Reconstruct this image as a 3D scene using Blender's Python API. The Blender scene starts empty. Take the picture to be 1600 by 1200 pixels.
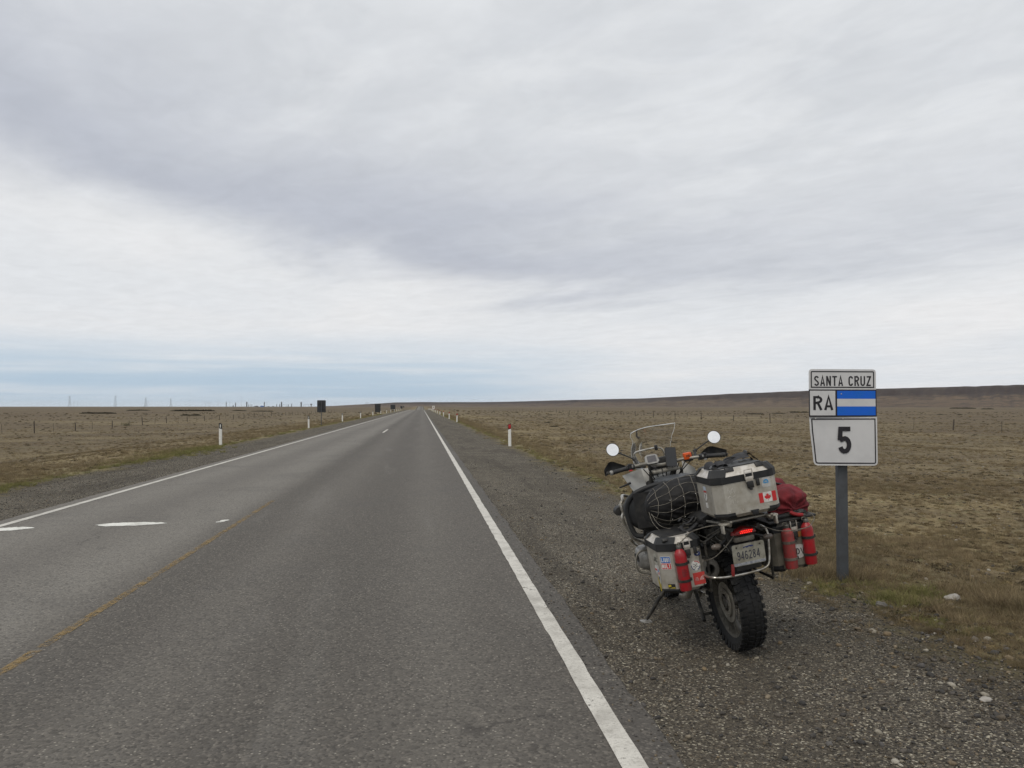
import bpy, bmesh, math, random
from mathutils import Vector, Matrix, noise
from math import radians as RD, sin, cos, pi
random.seed(7)
SC = bpy.context.scene
COL = SC.collection

# ---------------------------------------------------------------- camera
CAM_H = 1.65
cd = bpy.data.cameras.new('camera'); cam = bpy.data.objects.new('camera', cd); COL.objects.link(cam)
cam.location = (0, 0, CAM_H); cam.rotation_euler = (RD(91.604), 0, RD(-6.43))
cd.sensor_width = 36; cd.lens = 36 * 1250 / 1600; cd.clip_start = .05; cd.clip_end = 60000
SC.camera = cam
SC.render.resolution_x = 1024; SC.render.resolution_y = 768

# ---------------------------------------------------------------- node helper
class NT:
    def __init__(s, nt): s.nt = nt; nt.nodes.clear()
    def n(s, t, **kw):
        ins = kw.pop('ins', {}); nd = s.nt.nodes.new(t)
        for k, v in kw.items(): setattr(nd, k, v)
        for k, v in ins.items():
            if isinstance(v, bpy.types.NodeSocket): s.nt.links.new(v, nd.inputs[k])
            else: nd.inputs[k].default_value = v
        return nd
    def m(s, op, a, b=None, c=None, clamp=False):
        nd = s.nt.nodes.new('ShaderNodeMath'); nd.operation = op; nd.use_clamp = clamp
        for i, v in enumerate((a, b, c)):
            if v is None: continue
            if isinstance(v, bpy.types.NodeSocket): s.nt.links.new(v, nd.inputs[i])
            else: nd.inputs[i].default_value = v
        return nd.outputs[0]
    def mix(s, f, a, b, mode='MIX'):
        nd = s.nt.nodes.new('ShaderNodeMix'); nd.data_type = 'RGBA'; nd.blend_type = mode
        for i, v in ((0, f), (6, a), (7, b)):
            if isinstance(v, bpy.types.NodeSocket): s.nt.links.new(v, nd.inputs[i])
            else:
                if i and len(v) == 3: v = (*v, 1)
                nd.inputs[i].default_value = v
        return nd.outputs[2]
    def ss(s, x, lo, hi):
        nd = s.nt.nodes.new('ShaderNodeMapRange'); nd.interpolation_type = 'SMOOTHSTEP'
        s.nt.links.new(x, nd.inputs[0]); nd.inputs[1].default_value = lo; nd.inputs[2].default_value = hi
        return nd.outputs[0]
    def noise(s, vec, scale, detail=4, rough=.55, dist=0):
        nd = s.n('ShaderNodeTexNoise', ins={'Vector': vec, 'Scale': scale, 'Detail': detail, 'Roughness': rough, 'Distortion': dist})
        return nd.outputs[0]
    def scale(s, vec, v):
        return s.n('ShaderNodeVectorMath', operation='MULTIPLY', ins={0: vec, 1: v}).outputs[0]

# ---------------------------------------------------------------- sky and sun
SUN_EL, SUN_AZ = 52, 215      # azimuth clockwise from +Y
W = bpy.data.worlds.new('World'); SC.world = W; W.use_nodes = True
t = NT(W.node_tree)
tc = t.n('ShaderNodeTexCoord').outputs['Generated']
sep = t.n('ShaderNodeSeparateXYZ', ins={0: tc})
dz = t.m('MAXIMUM', sep.outputs[2], 0.0)
den = t.m('ADD', dz, .06)
px = t.m('DIVIDE', sep.outputs[0], den); py = t.m('DIVIDE', sep.outputs[1], den)
P = t.n('ShaderNodeCombineXYZ', ins={0: px, 1: py, 2: 0.0}).outputs[0]
# streaks of cloud run from upper left to lower right
rot = t.n('ShaderNodeVectorRotate', ins={'Vector': P, 'Angle': RD(-35)}, rotation_type='Z_AXIS').outputs[0]
stre = t.scale(rot, (1.0, .55, 1))
nA = t.noise(stre, 1.1, 7, .55, .4)
nB = t.noise(stre, 3.4, 8, .6, .5)
nC = t.noise(t.scale(P, (.6, .35, 1)), .9, 4, .5, .2)
nF = t.noise(t.scale(rot, (1.2, .95, 1)), 6, 7, .6, .6)
q = t.m('SUBTRACT', px, 1.0)
edge = t.m('SUBTRACT', 5.05, t.m('MULTIPLY', .42, t.m('MULTIPLY', q, q)))
edge = t.m('MAXIMUM', edge, -2.0)
wob = t.m('MULTIPLY', t.m('SUBTRACT', nA, .5), 2.6)
tt = t.m('ADD', t.m('SUBTRACT', py, edge), wob)
lower = t.ss(tt, -1.0, 1.3)                       # 0 overhead deck, 1 bright gap
bandl = t.m('MULTIPLY', t.ss(tt, -2.9, -.7), t.m('SUBTRACT', 1.0, t.ss(tt, -.7, .8)))
leftm = t.m('SUBTRACT', 1.0, t.ss(px, -.1, 2.6))
band = t.m('MULTIPLY', bandl, t.m('ADD', .35, t.m('MULTIPLY', leftm, .65)))
deck = t.mix(t.ss(nA, .3, .7), (.60, .625, .66), (.71, .73, .755))
deck = t.mix(t.m('MULTIPLY', t.ss(nB, .35, .7), .5), deck, (.76, .775, .79))
deck = t.mix(t.m('MULTIPLY', t.ss(nC, .5, .72), .4), deck, (.52, .54, .585))
deck = t.mix(t.m('MULTIPLY', band, .9), deck, (.415, .445, .52))
gap = t.mix(t.ss(nC, .35, .7), (.71, .73, .755), (.78, .78, .785))
deck = t.mix(.15, deck, (.66, .675, .70))
col = t.mix(lower, deck, gap)
# wispy fine texture
fin = t.m('MULTIPLY', t.m('SUBTRACT', nF, .5), .17)
fin = t.m('ADD', 1.0, t.m('ADD', fin, t.m('MULTIPLY', t.m('SUBTRACT', nB, .5), .12)))
col = t.n('ShaderNodeVectorMath', operation='SCALE', ins={0: col, 'Scale': fin}).outputs[0]
# low band near the horizon: clearer blue air at left, thin cloud bars at right
el = dz
hz = t.m('SUBTRACT', 1.0, t.ss(el, .03, .10))
bars = t.noise(t.scale(tc, (2.2, 2.2, 46)), 1.6, 5, .55, .3)
lft = t.m('SUBTRACT', 1.0, t.ss(sep.outputs[0], -.02, .36))
blue = t.m('MULTIPLY', hz, t.m('ADD', .12, t.m('MULTIPLY', lft, .85)))
blue = t.m('MULTIPLY', blue, t.m('ADD', .45, t.m('MULTIPLY', .55, t.ss(bars, .25, .62))), clamp=True)
sky = t.n('ShaderNodeTexSky', sky_type='NISHITA', sun_disc=False, sun_elevation=RD(SUN_EL), sun_rotation=RD(SUN_AZ), altitude=100, air_density=1.0, dust_density=2.0)
skc = t.n('ShaderNodeVectorMath', operation='SCALE', ins={0: sky.outputs[0], 'Scale': .07}).outputs[0]
clear = t.mix(.85, skc, (.45, .59, .73))
col = t.mix(t.m('MULTIPLY', blue, .95), col, clear)
pale = t.m('MULTIPLY', t.m('SUBTRACT', 1.0, t.ss(el, .0, .014)), .55)
col = t.mix(pale, col, (.64, .71, .77))
below = t.ss(sep.outputs[2], -.05, 0.0)
col = t.mix(below, (.18, .15, .11), col)
bg = t.n('ShaderNodeBackground', ins={'Color': col, 'Strength': 1.06})
t.n('ShaderNodeOutputWorld', ins={0: bg.outputs[0]})

sd = bpy.data.lights.new('sun', 'SUN'); so = bpy.data.objects.new('sun', sd); COL.objects.link(so)
sd.energy = 1.5; sd.angle = RD(28); sd.color = (1, .93, .82)
dv = Vector((sin(RD(SUN_AZ)) * cos(RD(SUN_EL)), cos(RD(SUN_AZ)) * cos(RD(SUN_EL)), sin(RD(SUN_EL))))
so.rotation_euler = dv.to_track_quat('Z', 'Y').to_euler(); so.location = (0, 0, 30)
SC.view_settings.view_transform = 'Standard'; SC.view_settings.look = 'None'
SC.view_settings.exposure = 0.0; SC.view_settings.gamma = 1
SC.cycles.max_bounces = 8; SC.cycles.transparent_max_bounces = 16

# ---------------------------------------------------------------- materials
MC = {}
def bump(t, h, strength, dist=.01, normal=None):
    ins = {'Height': h, 'Strength': strength, 'Distance': dist}
    if normal is not None: ins['Normal'] = normal
    return t.n('ShaderNodeBump', ins=ins).outputs[0]
def mat(name, c, c2=None, rough=.6, metal=0, nscale=30, mixlo=.4, mixhi=.62, bmp=0, bs=None, emit=None, es=1, alpha=None, spec=.5, coat=0, obj=True, trans=0, ior=1.45):
    if name in MC: return MC[name]
    m = bpy.data.materials.new(name); m.use_nodes = True; t = NT(m.node_tree)
    p = t.n('ShaderNodeBsdfPrincipled', ins={'Roughness': rough, 'Metallic': metal, 'Specular IOR Level': spec, 'Coat Weight': coat, 'Transmission Weight': trans, 'IOR': ior})
    co = t.n('ShaderNodeTexCoord').outputs['Object']
    n = t.noise(co, nscale, 6, .6)
    if c2 is None: c2 = tuple(x * .8 for x in c)
    f = t.ss(n, mixlo, mixhi)
    c3 = t.mix(f, c, c2)
    t.nt.links.new(c3, p.inputs['Base Color'])
    if trans == 0:
        t.nt.links.new(t.m('ADD', rough - .08, t.m('MULTIPLY', n, .16), clamp=True), p.inputs['Roughness'])
    if bmp:
        n2 = t.noise(co, bs or nscale * 3, 6, .6)
        t.nt.links.new(bump(t, n2, bmp, .004), p.inputs['Normal'])
    if emit: p.inputs['Emission Color'].default_value = (*emit, 1); p.inputs['Emission Strength'].default_value = es
    if alpha: p.inputs['Alpha'].default_value = alpha
    t.n('ShaderNodeOutputMaterial', ins={0: p.outputs[0]})
    MC[name] = m; return m

ALU = mat('aluminium_dusty', (.50, .48, .43), (.36, .33, .275), .42, .55, 14, .35, .7, .15, 220)
ALUD = mat('aluminium_dark', (.30, .285, .25), (.2, .185, .155), .5, .5, 16, .35, .7, .15, 200)
ALUB = mat('aluminium_bright', (.60, .565, .52), (.42, .39, .34), .42, .5, 18)
STEEL = mat('steel_tube', (.52, .50, .46), (.30, .275, .23), .3, .8, 25)
BLK = mat('black_plastic', (.014, .014, .015), (.03, .029, .027), .5, 0, 20, .4, .65, .2, 300)
BLKS = mat('black_satin_plastic', (.011, .012, .0135), (.021, .021, .0215), .62, 0, 8, .4, .65, .1, 260)
BLKD = mat('black_dusty_metal', (.02, .019, .017), (.075, .068, .055), .6, .2, 22, .42, .7, .2)
GREYP = mat('grey_engine_metal', (.13, .125, .115), (.075, .07, .06), .5, .5, 22, .4, .65, .2)
GREYL = mat('grey_cast_cover', (.33, .325, .31), (.24, .232, .215), .45, .4, 18, .4, .65, .1)
RUB = mat('tyre_rubber', (.005, .0053, .006), (.010, .0098, .009), .75, 0, 16, .4, .7, .3, 160)
RIM = mat('rim_dusty', (.085, .077, .062), (.05, .045, .036), .55, .4, 18)
WHT = mat('white_paint', (.5, .5, .48), (.36, .35, .32), .4, 0, 14, .45, .75)
REDB = mat('red_bottle', (.33, .010, .016), (.24, .026, .028), .38, 0, 20, .35, .7, .05)
REDF = mat('red_fabric', (.165, .012, .018), (.095, .009, .013), .85, 0, 12, .35, .65, .5, 90)
BAGB = mat('black_bag_cloth', (.007, .0066, .0072), (.013, .0125, .013), .62, 0, 9, .4, .65, .6, 30, spec=.3)
WEB = mat('black_webbing', (.016, .016, .018), (.03, .03, .033), .75, 0, 60)
CORD = mat('net_cord', (.27, .25, .21), (.15, .135, .11), .7, 0, 40)
CABLE = mat('dusty_cable', (.16, .145, .115), (.09, .08, .065), .6, 0, 40)
REDL = mat('tail_lens', (.22, .012, .01), (.12, .012, .01), .35, 0, 20)
LED = mat('tail_led', (.5, .01, .01), None, .4, emit=(1, .03, .02), es=2.2)
BRK = mat('brake_glow', (.35, .01, .01), None, .3, emit=(1, .02, .015), es=.22)
BLUEP = mat('sticker_blue', (.01, .12, .42), (.012, .1, .35), .5)
NAVY = mat('sticker_navy', (.02, .035, .13), (.03, .04, .11), .5)
REDP = mat('sticker_red', (.5, .02, .025), (.42, .03, .03), .5)
WHTP = mat('sticker_white', (.62, .62, .60), (.5, .49, .46), .5)
YELP = mat('sticker_yellow', (.42, .33, .02), (.3, .24, .03), .5)
BLKP = mat('sticker_black', (.012, .012, .013), (.02, .02, .02), .5)
ORG = mat('orange_plastic', (.62, .09, .01), (.5, .07, .01), .4)
SCRN = mat('device_screen', (.12, .115, .12), (.10, .095, .10), .15)
MIRR = mat('mirror_glass', (1, .985, .96), (.97, .96, .94), .1, 1)
WIRE = mat('fence_wire', (.12, .11, .10), None, .6, .4)
WOOD = mat('fence_wood', (.075, .06, .045), (.04, .033, .026), .85, 0, 12, bmp=.4)
POSTW = mat('post_white', (.66, .66, .63), (.52, .50, .45), .5, 0, 9, .5, .8)
POSTK = mat('post_black', (.015, .015, .016), None, .5)
POSTR = mat('post_red', (.42, .012, .014), (.3, .015, .015), .4)
SGNW = mat('sign_white', (.57, .57, .575), (.51, .51, .515), .42, 0, 5, .35, .7, .08, 30)
SGNK = mat('sign_black', (.015, .013, .018), None, .5)
SGNB = mat('sign_blue', (.0, .105, .58), (.0, .11, .54), .45, 0, 12)
SGNG = mat('sign_grey_paint', (.062, .068, .076), (.05, .053, .058), .55, 0, 10, .4, .65, .1)
SGNBK = mat('sign_back', (.035, .038, .042), (.026, .028, .03), .6, 0, 2)
GALV = mat('galvanised', (.34, .34, .33), (.26, .26, .25), .5, .4, 3)
PLAT = mat('plate_cream', (.29, .28, .235), (.19, .18, .145), .5, 0, 22, .4, .65)
PYL = mat('pylon_steel', (.24, .25, .27), None, .6, .2, 1)
PLANT = mat('plant_concrete', (.12, .125, .13), (.09, .095, .1), .8, 0, .05)
DOMEB = mat('dome_blue', (.05, .13, .32), None, .6, 0, .1)
ROCK = mat('rock_grey', (.09, .085, .08), (.15, .14, .125), .85, 0, 12, bmp=.5)
ROCKP = mat('rock_pale', (.33, .31, .28), (.24, .225, .20), .85, 0, 14, bmp=.5)

# clear acrylic of the windscreen: thin sheet, mostly see-through
def acrylic(name, tint, gl):
    m = bpy.data.materials.new(name); m.use_nodes = True; t = NT(m.node_tree)
    fr = t.n('ShaderNodeFresnel', ins={'IOR': 1.5}).outputs[0]
    tr = t.n('ShaderNodeBsdfTransparent', ins={'Color': (*tint, 1)})
    g = t.n('ShaderNodeBsdfGlossy', ins={'Roughness': .08, 'Color': (.9, .92, .95, 1)})
    d = t.n('ShaderNodeBsdfDiffuse', ins={'Color': (.5, .5, .5, 1)})
    co = t.n('ShaderNodeTexCoord').outputs['Object']
    sm = t.m('MULTIPLY', t.ss(t.noise(co, 14, 6, .65), .45, .8), gl)
    a = t.n('ShaderNodeMixShader', ins={0: t.m('MULTIPLY', fr, .9), 1: tr.outputs[0], 2: g.outputs[0]})
    b = t.n('ShaderNodeMixShader', ins={0: t.m('ADD', .03, sm), 1: a.outputs[0], 2: d.outputs[0]})
    t.n('ShaderNodeOutputMaterial', ins={0: b.outputs[0]})
    return m
ACR = acrylic('clear_acrylic', (.93, .93, .93), .12)
ACE = mat('acrylic_edge_highlight', (.75, .77, .78), (.5, .52, .53), .25, 0, 8)  # opaque pale colour carries the bright highlight of the polished edge

# ---------------------------------------------------------------- mesh helpers
def tag(o, label=None, cat=None, group=None, kind=None):
    if label: o['label'] = label
    if cat: o['category'] = cat
    if group: o['group'] = group
    if kind: o['kind'] = kind
    return o
def obj(name, bm, m, parent=None, smooth=True, ang=35):
    me = bpy.data.meshes.new(name)
    bmesh.ops.remove_doubles(bm, verts=bm.verts, dist=1e-6)
    bmesh.ops.recalc_face_normals(bm, faces=bm.faces)
    bm.to_mesh(me); bm.free()
    for k in (m if isinstance(m, (list, tuple)) else [m]): me.materials.append(k)
    if smooth:
        me.shade_smooth() if hasattr(me, 'shade_smooth') else None
        try: me.set_sharp_from_angle(angle=RD(ang))
        except Exception: pass
    o = bpy.data.objects.new(name, me); COL.objects.link(o)
    if parent: o.parent = parent
    return o
def empty(name, loc, rot=(0, 0, 0)):
    o = bpy.data.objects.new(name, None); COL.objects.link(o); o.location = loc; o.rotation_euler = rot
    o.empty_display_size = .1; return o
def B(): return bmesh.new()
def box(bm, c, s, rot=None, bev=0, mi=0):
    g = bmesh.ops.create_cube(bm, size=1)
    M = Matrix.Translation(c) @ ((rot.to_matrix().to_4x4() if hasattr(rot, 'to_matrix') else rot) if rot else Matrix()) @ Matrix.Diagonal((*s, 1))
    fs = list({f for v in g['verts'] for f in v.link_faces})
    for f in fs: f.material_index = mi
    if bev:
        bmesh.ops.transform(bm, matrix=Matrix.Diagonal((*s, 1)), verts=g['verts'])
        r = bmesh.ops.bevel(bm, geom=list({e for v in g['verts'] for e in v.link_edges}), offset=bev, segments=2, affect='EDGES', profile=.5)
        vs = {v for v in g['verts'] if v.is_valid} | {v for f in r['faces'] for v in f.verts}
        for f in r['faces']: f.material_index = mi
        M2 = Matrix.Translation(c) @ ((rot.to_matrix().to_4x4() if hasattr(rot, 'to_matrix') else rot) if rot else Matrix())
        allv = set()
        stack = list(vs)
        while stack:
            v = stack.pop()
            if v in allv: continue
            allv.add(v)
            for e in v.link_edges: stack.append(e.other_vert(v))
        bmesh.ops.transform(bm, matrix=M2, verts=list(allv))
    else: bmesh.ops.transform(bm, matrix=M, verts=g['verts'])
def loft(bm, rings, closed=True, caps=True, mi=0, loop=False):
    vr = [[bm.verts.new(p) for p in r] for r in rings]; n = len(vr[0])
    R = range(len(vr)) if loop else range(len(vr) - 1)
    for i in R:
        a, b = vr[i], vr[(i + 1) % len(vr)]
        for j in range(n if closed else n - 1):
            f = bm.faces.new((a[j], a[(j + 1) % n], b[(j + 1) % n], b[j])); f.material_index = mi
    if caps and closed and not loop:
        for r in (vr[0], vr[-1]):
            try: bm.faces.new(r).material_index = mi
            except ValueError: pass
    return vr
def smoothpts(pts, n=6):
    P = [Vector(p) for p in pts]; out = []
    for i in range(len(P) - 1):
        p0 = P[max(i - 1, 0)]; p1 = P[i]; p2 = P[i + 1]; p3 = P[min(i + 2, len(P) - 1)]
        for k in range(n):
            s = k / n
            out.append(.5 * ((2 * p1) + (p2 - p0) * s + (2 * p0 - 5 * p1 + 4 * p2 - p3) * s * s + (3 * p1 - p0 - 3 * p2 + p3) * s ** 3))
    out.append(P[-1]); return out
def tube(bm, pts, r, seg=8, sm=0, mi=0, flat=None, up=None):
    P = smoothpts(pts, sm) if sm else [Vector(p) for p in pts]
    n = len(P); rings = []; T = []
    for i in range(n):
        d = (P[min(i + 1, n - 1)] - P[max(i - 1, 0)]); T.append(d.normalized() if d.length else Vector((0, 0, 1)))
    u = up or Vector((0, 0, 1))
    if abs(T[0].dot(u)) > .95: u = Vector((1, 0, 0))
    u = (u - T[0] * u.dot(T[0])).normalized()
    for i in range(n):
        u = (u - T[i] * u.dot(T[i])).normalized(); v = T[i].cross(u)
        rr = r[i * (len(r) - 1) / (n - 1)] if isinstance(r, dict) else (r[0] + (r[-1] - r[0]) * i / (n - 1) if isinstance(r, (list, tuple)) else r)
        f = flat or 1
        rings.append([P[i] + u * cos(2 * pi * k / seg) * rr * f + v * sin(2 * pi * k / seg) * rr for k in range(seg)])
    return loft(bm, rings, mi=mi)
def lathe(bm, prof, o, ax, seg=24, mi=0, caps=True, loop=False):
    ax = Vector(ax).normalized(); o = Vector(o)
    u = ax.orthogonal().normalized(); v = ax.cross(u)
    rings = [[o + ax * z + (u * cos(2 * pi * k / seg) + v * sin(2 * pi * k / seg)) * max(r, 1e-4) for k in range(seg)] for r, z in prof]
    return loft(bm, rings, mi=mi, caps=caps, loop=loop)
def prism(bm, poly, o, ux, uy, th, mi=0):
    """polygon in the plane (ux,uy) at o, extruded by th along ux x uy"""
    o = Vector(o); ux = Vector(ux).normalized(); uy = Vector(uy).normalized(); nz = ux.cross(uy)
    return loft(bm, [[o + ux * a + uy * b + nz * h for a, b in poly] for h in (0, th)], mi=mi)
def rrect(w, h, r, n=5, x=0, y=0):
    out = []
    for cx, cy, a0 in ((w / 2 - r, h / 2 - r, 0), (-w / 2 + r, h / 2 - r, 90), (-w / 2 + r, -h / 2 + r, 180), (w / 2 - r, -h / 2 + r, 270)):
        for k in range(n + 1):
            a = RD(a0 + 90 * k / n); out.append((x + cx + r * cos(a), y + cy + r * sin(a)))
    return out
def ell(w, h, n=28, x=0, y=0): return [(x + w / 2 * cos(2 * pi * k / n), y + h / 2 * sin(2 * pi * k / n)) for k in range(n)]
def ball(bm, c, r, rot=None, sub=3, nz=0, ns=3, mi=0, seed=0):
    g = bmesh.ops.create_icosphere(bm, subdivisions=sub, radius=1)
    for v in g['verts']:
        if nz: v.co *= 1 + nz * noise.noise(v.co * ns + Vector((seed, seed * .7, 0)))
    M = Matrix.Translation(c) @ (rot.to_matrix().to_4x4() if rot else Matrix()) @ Matrix.Diagonal((*r, 1))
    bmesh.ops.transform(bm, matrix=M, verts=g['verts'])
    for f in {f for v in g['verts'] for f in v.link_faces}: f.material_index = mi
def text_obj(name, s, size, m, parent, M, sx=1, off=0, ext=.0006, align='CENTER', shear=0, spacing=1):
    cu = bpy.data.curves.new(name, 'FONT'); cu.body = s; cu.size = size; cu.align_x = align; cu.align_y = 'CENTER'
    cu.offset = off; cu.extrude = ext; cu.shear = shear; cu.space_character = spacing; cu.resolution_u = 3
    tmp = bpy.data.objects.new(name, cu); COL.objects.link(tmp)
    bpy.context.view_layer.update()
    me = bpy.data.meshes.new_from_object(tmp.evaluated_get(bpy.context.evaluated_depsgraph_get()))
    bpy.data.objects.remove(tmp)
    me.materials.clear(); me.materials.append(m)
    me.transform(M @ Matrix.Diagonal((sx, 1, 1, 1)))
    o = bpy.data.objects.new(name, me); COL.objects.link(o); o.parent = parent
    return o
def frame(o, ux, uy):
    ux = Vector(ux).normalized(); uy = Vector(uy); nz = ux.cross(uy).normalized(); uy = nz.cross(ux)
    M = Matrix((ux, uy, nz)).transposed().to_4x4(); M.translation = Vector(o); return M
def sstep(a, b, x):
    s = min(max((x - a) / (b - a), 0), 1); return s * s * (3 - 2 * s)
# ================================================================ terrain
RP = [(-100, 0), (380, 0), (450, -.3), (560, -1.6), (700, -3.1), (850, -3.2), (1000, -2.5), (1250, -.4), (1500, 1.5), (1700, 1.7), (2200, .6), (3000, 0), (20000, 0)]
def road_z(y):
    for (a, za), (b, zb) in zip(RP, RP[1:]):
        if y <= b: return za + (zb - za) * sstep(a, b, y) if (b - a) < 5000 else za + (zb - za) * (y - a) / (b - a)
    return 0
def zt(x, y):
    d = max(-8.6 - x, x - 4.2, 0)
    z = road_z(y) * math.exp(-(d / 70) ** 2)
    if d <= 0: return z
    z += -1.4 * sstep(0, 16, -8.6 - x) if x < 0 else -.8 * sstep(0, 42, d)
    k = sstep(0, 3, d)
    v = Vector((x, y, 0))
    fade = 1 - sstep(60, 160, abs(y) + d)
    if fade > 0:
        z += k * fade * (.030 * noise.noise(v * 1.6) + .018 * noise.noise(v * 4.1 + Vector((3, 9, 0))))
    z += k * .09 * noise.noise(v * .16 + Vector((7, 1, 0)))
    z += sstep(8, 50, d) * .34 * noise.noise(v * .022 + Vector((1, 4, 0)))
    return z
def seq(a, b, s, g):
    out = [a]
    while out[-1] < b: out.append(out[-1] + s); s *= g
    return out
ys = [-5000, -2500, -1200, -600, -300, -150, -80, -45, -28, -18] + [-12 + i for i in range(14)] + seq(2, 20, .16, 1.0)[0:]
ys += seq(ys[-1] + .2, 14000, .25, 1.027)
ys = sorted(set(round(v, 4) for v in ys))
xr = seq(4.2, 12, .16, 1.0); xr += seq(xr[-1] + .2, 12000, .22, 1.045)
xl = [-v for v in seq(8.6, 12000, .2, 1.045)]
xs = sorted(xl) + [-8.1, -7.2, -5.95, -2.4, 1.2, 2.2, 3.3] + xr
def grid_obj(name, xs, ys, fz, m):
    nx, ny = len(xs), len(ys)
    V = [(x, y, fz(x, y)) for y in ys for x in xs]
    F = [(j * nx + i, j * nx + i + 1, (j + 1) * nx + i + 1, (j + 1) * nx + i) for j in range(ny - 1) for i in range(nx - 1)]
    me = bpy.data.meshes.new(name); me.from_pydata(V, [], F); me.materials.append(m); me.shade_smooth()
    o = bpy.data.objects.new(name, me); COL.objects.link(o); return o

# ---- ground material: dry steppe and gravel
def ground_mat():
    m = bpy.data.materials.new('steppe_ground'); m.use_nodes = True; t = NT(m.node_tree)
    co = t.n('ShaderNodeTexCoord').outputs['Object']
    s = t.n('ShaderNodeSeparateXYZ', ins={0: co}); X, Y = s.outputs[0], s.outputs[1]
    big = t.noise(co, .018, 5, .6, .3); mid = t.noise(co, .22, 6, .62, .3); sm = t.noise(co, 1.7, 7, .68, .4); fine = t.noise(co, 11, 7, .7, .3)
    sx = t.noise(t.scale(co, (1, .35, 1)), .5, 6, .65)
    patch = t.noise(t.scale(co, (.55, 1, 1)), .045, 7, .7, .6)
    c = t.mix(t.ss(sm, .38, .64), (.092, .070, .043), (.155, .120, .070))
    c = t.mix(t.m('MULTIPLY', t.ss(mid, .42, .66), .75), c, (.20, .158, .088))
    c = t.mix(t.m('MULTIPLY', t.ss(sx, .5, .7), .5), c, (.105, .098, .052))
    c = t.mix(t.m('MULTIPLY', t.ss(big, .45, .65), .35), c, (.11, .080, .052))
    dfar = t.m('ADD', t.m('ABSOLUTE', t.m('ADD', X, 2.4)), t.m('MULTIPLY', Y, .06))
    c = t.mix(t.m('MULTIPLY', t.ss(dfar, 30, 150), .6), c, (.088, .062, .039))
    c = t.mix(t.m('MULTIPLY', t.ss(patch, .50, .60), .6), c, (.080, .058, .038))
    c = t.mix(t.m('MULTIPLY', t.ss(patch, .47, .38), .55), c, (.225, .18, .098))
    bank = t.m('MULTIPLY', t.m('SUBTRACT', 1.0, t.ss(t.m('ABSOLUTE', t.m('ADD', X, 2.4)), 9.0, 17.0)), t.ss(mid, .35, .6))
    c = t.mix(t.m('MULTIPLY', bank, .5), c, (.26, .205, .105))
    c = t.mix(t.m('MULTIPLY', t.ss(fine, .56, .74), .55), c, (.26, .21, .12))
    c = t.mix(t.m('MULTIPLY', t.ss(fine, .44, .3), .75), c, (.045, .036, .024))
    clump = t.noise(t.scale(co, (1, .6, 1)), 3.4, 4, .6)
    c = t.mix(t.m('MULTIPLY', t.ss(clump, .60, .74), .8), c, (.07, .052, .034))
    tv = t.n('ShaderNodeTexVoronoi', feature='F1', ins={'Vector': t.n('ShaderNodeVectorMath', operation='ADD', ins={0: co, 1: t.scale(t.n('ShaderNodeTexNoise', ins={'Vector': co, 'Scale': 14.0, 'Detail': 3.0}).outputs['Color'], (.08, .08, 0))}).outputs[0], 'Scale': 6.5}); tr_ = t.n('ShaderNodeSeparateColor', ins={0: tv.outputs['Color']})
    blob = t.ss(tv.outputs['Distance'], .55, .2)
    c = t.mix(t.m('MULTIPLY', t.m('MULTIPLY', blob, t.ss(tr_.outputs[0], .62, .72)), .7), c, (.235, .185, .10))
    c = t.mix(t.m('MULTIPLY', t.m('MULTIPLY', blob, t.ss(tr_.outputs[1], .60, .70)), .75), c, (.075, .056, .033))
    c = t.mix(t.m('MULTIPLY', t.m('MULTIPLY', blob, t.ss(tr_.outputs[2], .80, .86)), .6), c, (.135, .13, .06))
    # bare stony ground with pale stones
    vo = t.n('ShaderNodeTexVoronoi', feature='F1', ins={'Vector': co, 'Scale': 13.0})
    st = t.m('MULTIPLY', t.ss(vo.outputs['Distance'], .26, .16), t.ss(t.n('ShaderNodeSeparateColor', ins={0: vo.outputs['Color']}).outputs[0], .90, .93))
    c = t.mix(t.m('MULTIPLY', st, .8), c, (.42, .40, .35))
    # gravel
    g1 = t.n('ShaderNodeTexVoronoi', feature='F1', ins={'Vector': co, 'Scale': 42.0, 'Randomness': 1.0})
    g2 = t.n('ShaderNodeTexVoronoi', feature='F1', ins={'Vector': co, 'Scale': 95.0, 'Randomness': 1.0})
    r1 = t.n('ShaderNodeSeparateColor', ins={0: g1.outputs['Color']}); r2 = t.n('ShaderNodeSeparateColor', ins={0: g2.outputs['Color']})
    rp = t.n('ShaderNodeValToRGB', ins={0: r2.outputs[0]}); e = rp.color_ramp.elements
    e[0].position = 0; e[0].color = (.030, .027, .022, 1); e[1].position = 1; e[1].color = (.50, .46, .37, 1)
    for pp, cc in ((.35, (.060, .053, .042)), (.7, (.105, .090, .070)), (.88, (.17, .15, .115)), (.94, (.32, .29, .22))):
        k = e.new(pp); k.color = (*cc, 1)
    gc = rp.outputs[0]
    rq = t.n('ShaderNodeValToRGB', ins={0: r1.outputs[1]}); e = rq.color_ramp.elements
    e[0].position = 0; e[0].color = (.05, .048, .046, 1); e[1].position = 1; e[1].color = (.36, .33, .28, 1)
    for pp, cc in ((.5, (.10, .09, .078)), (.85, (.16, .13, .095)), (.95, (.24, .21, .17))):
        k = e.new(pp); k.color = (*cc, 1)
    gc = t.mix(t.m('MULTIPLY', t.ss(g1.outputs['Distance'], .5, .3), t.ss(r1.outputs[0], .55, .6)), gc, rq.outputs[0])
    gc = t.mix(t.m('MULTIPLY', t.ss(t.noise(co, .9, 5, .6), .4, .65), .5), gc, (.062, .053, .040))
    trk = t.noise(t.scale(co, (1, .12, 1)), 1.6, 5, .6, .3)
    gc = t.mix(t.m('MULTIPLY', t.ss(trk, .5, .66), .55), gc, (.050, .043, .034))
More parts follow.
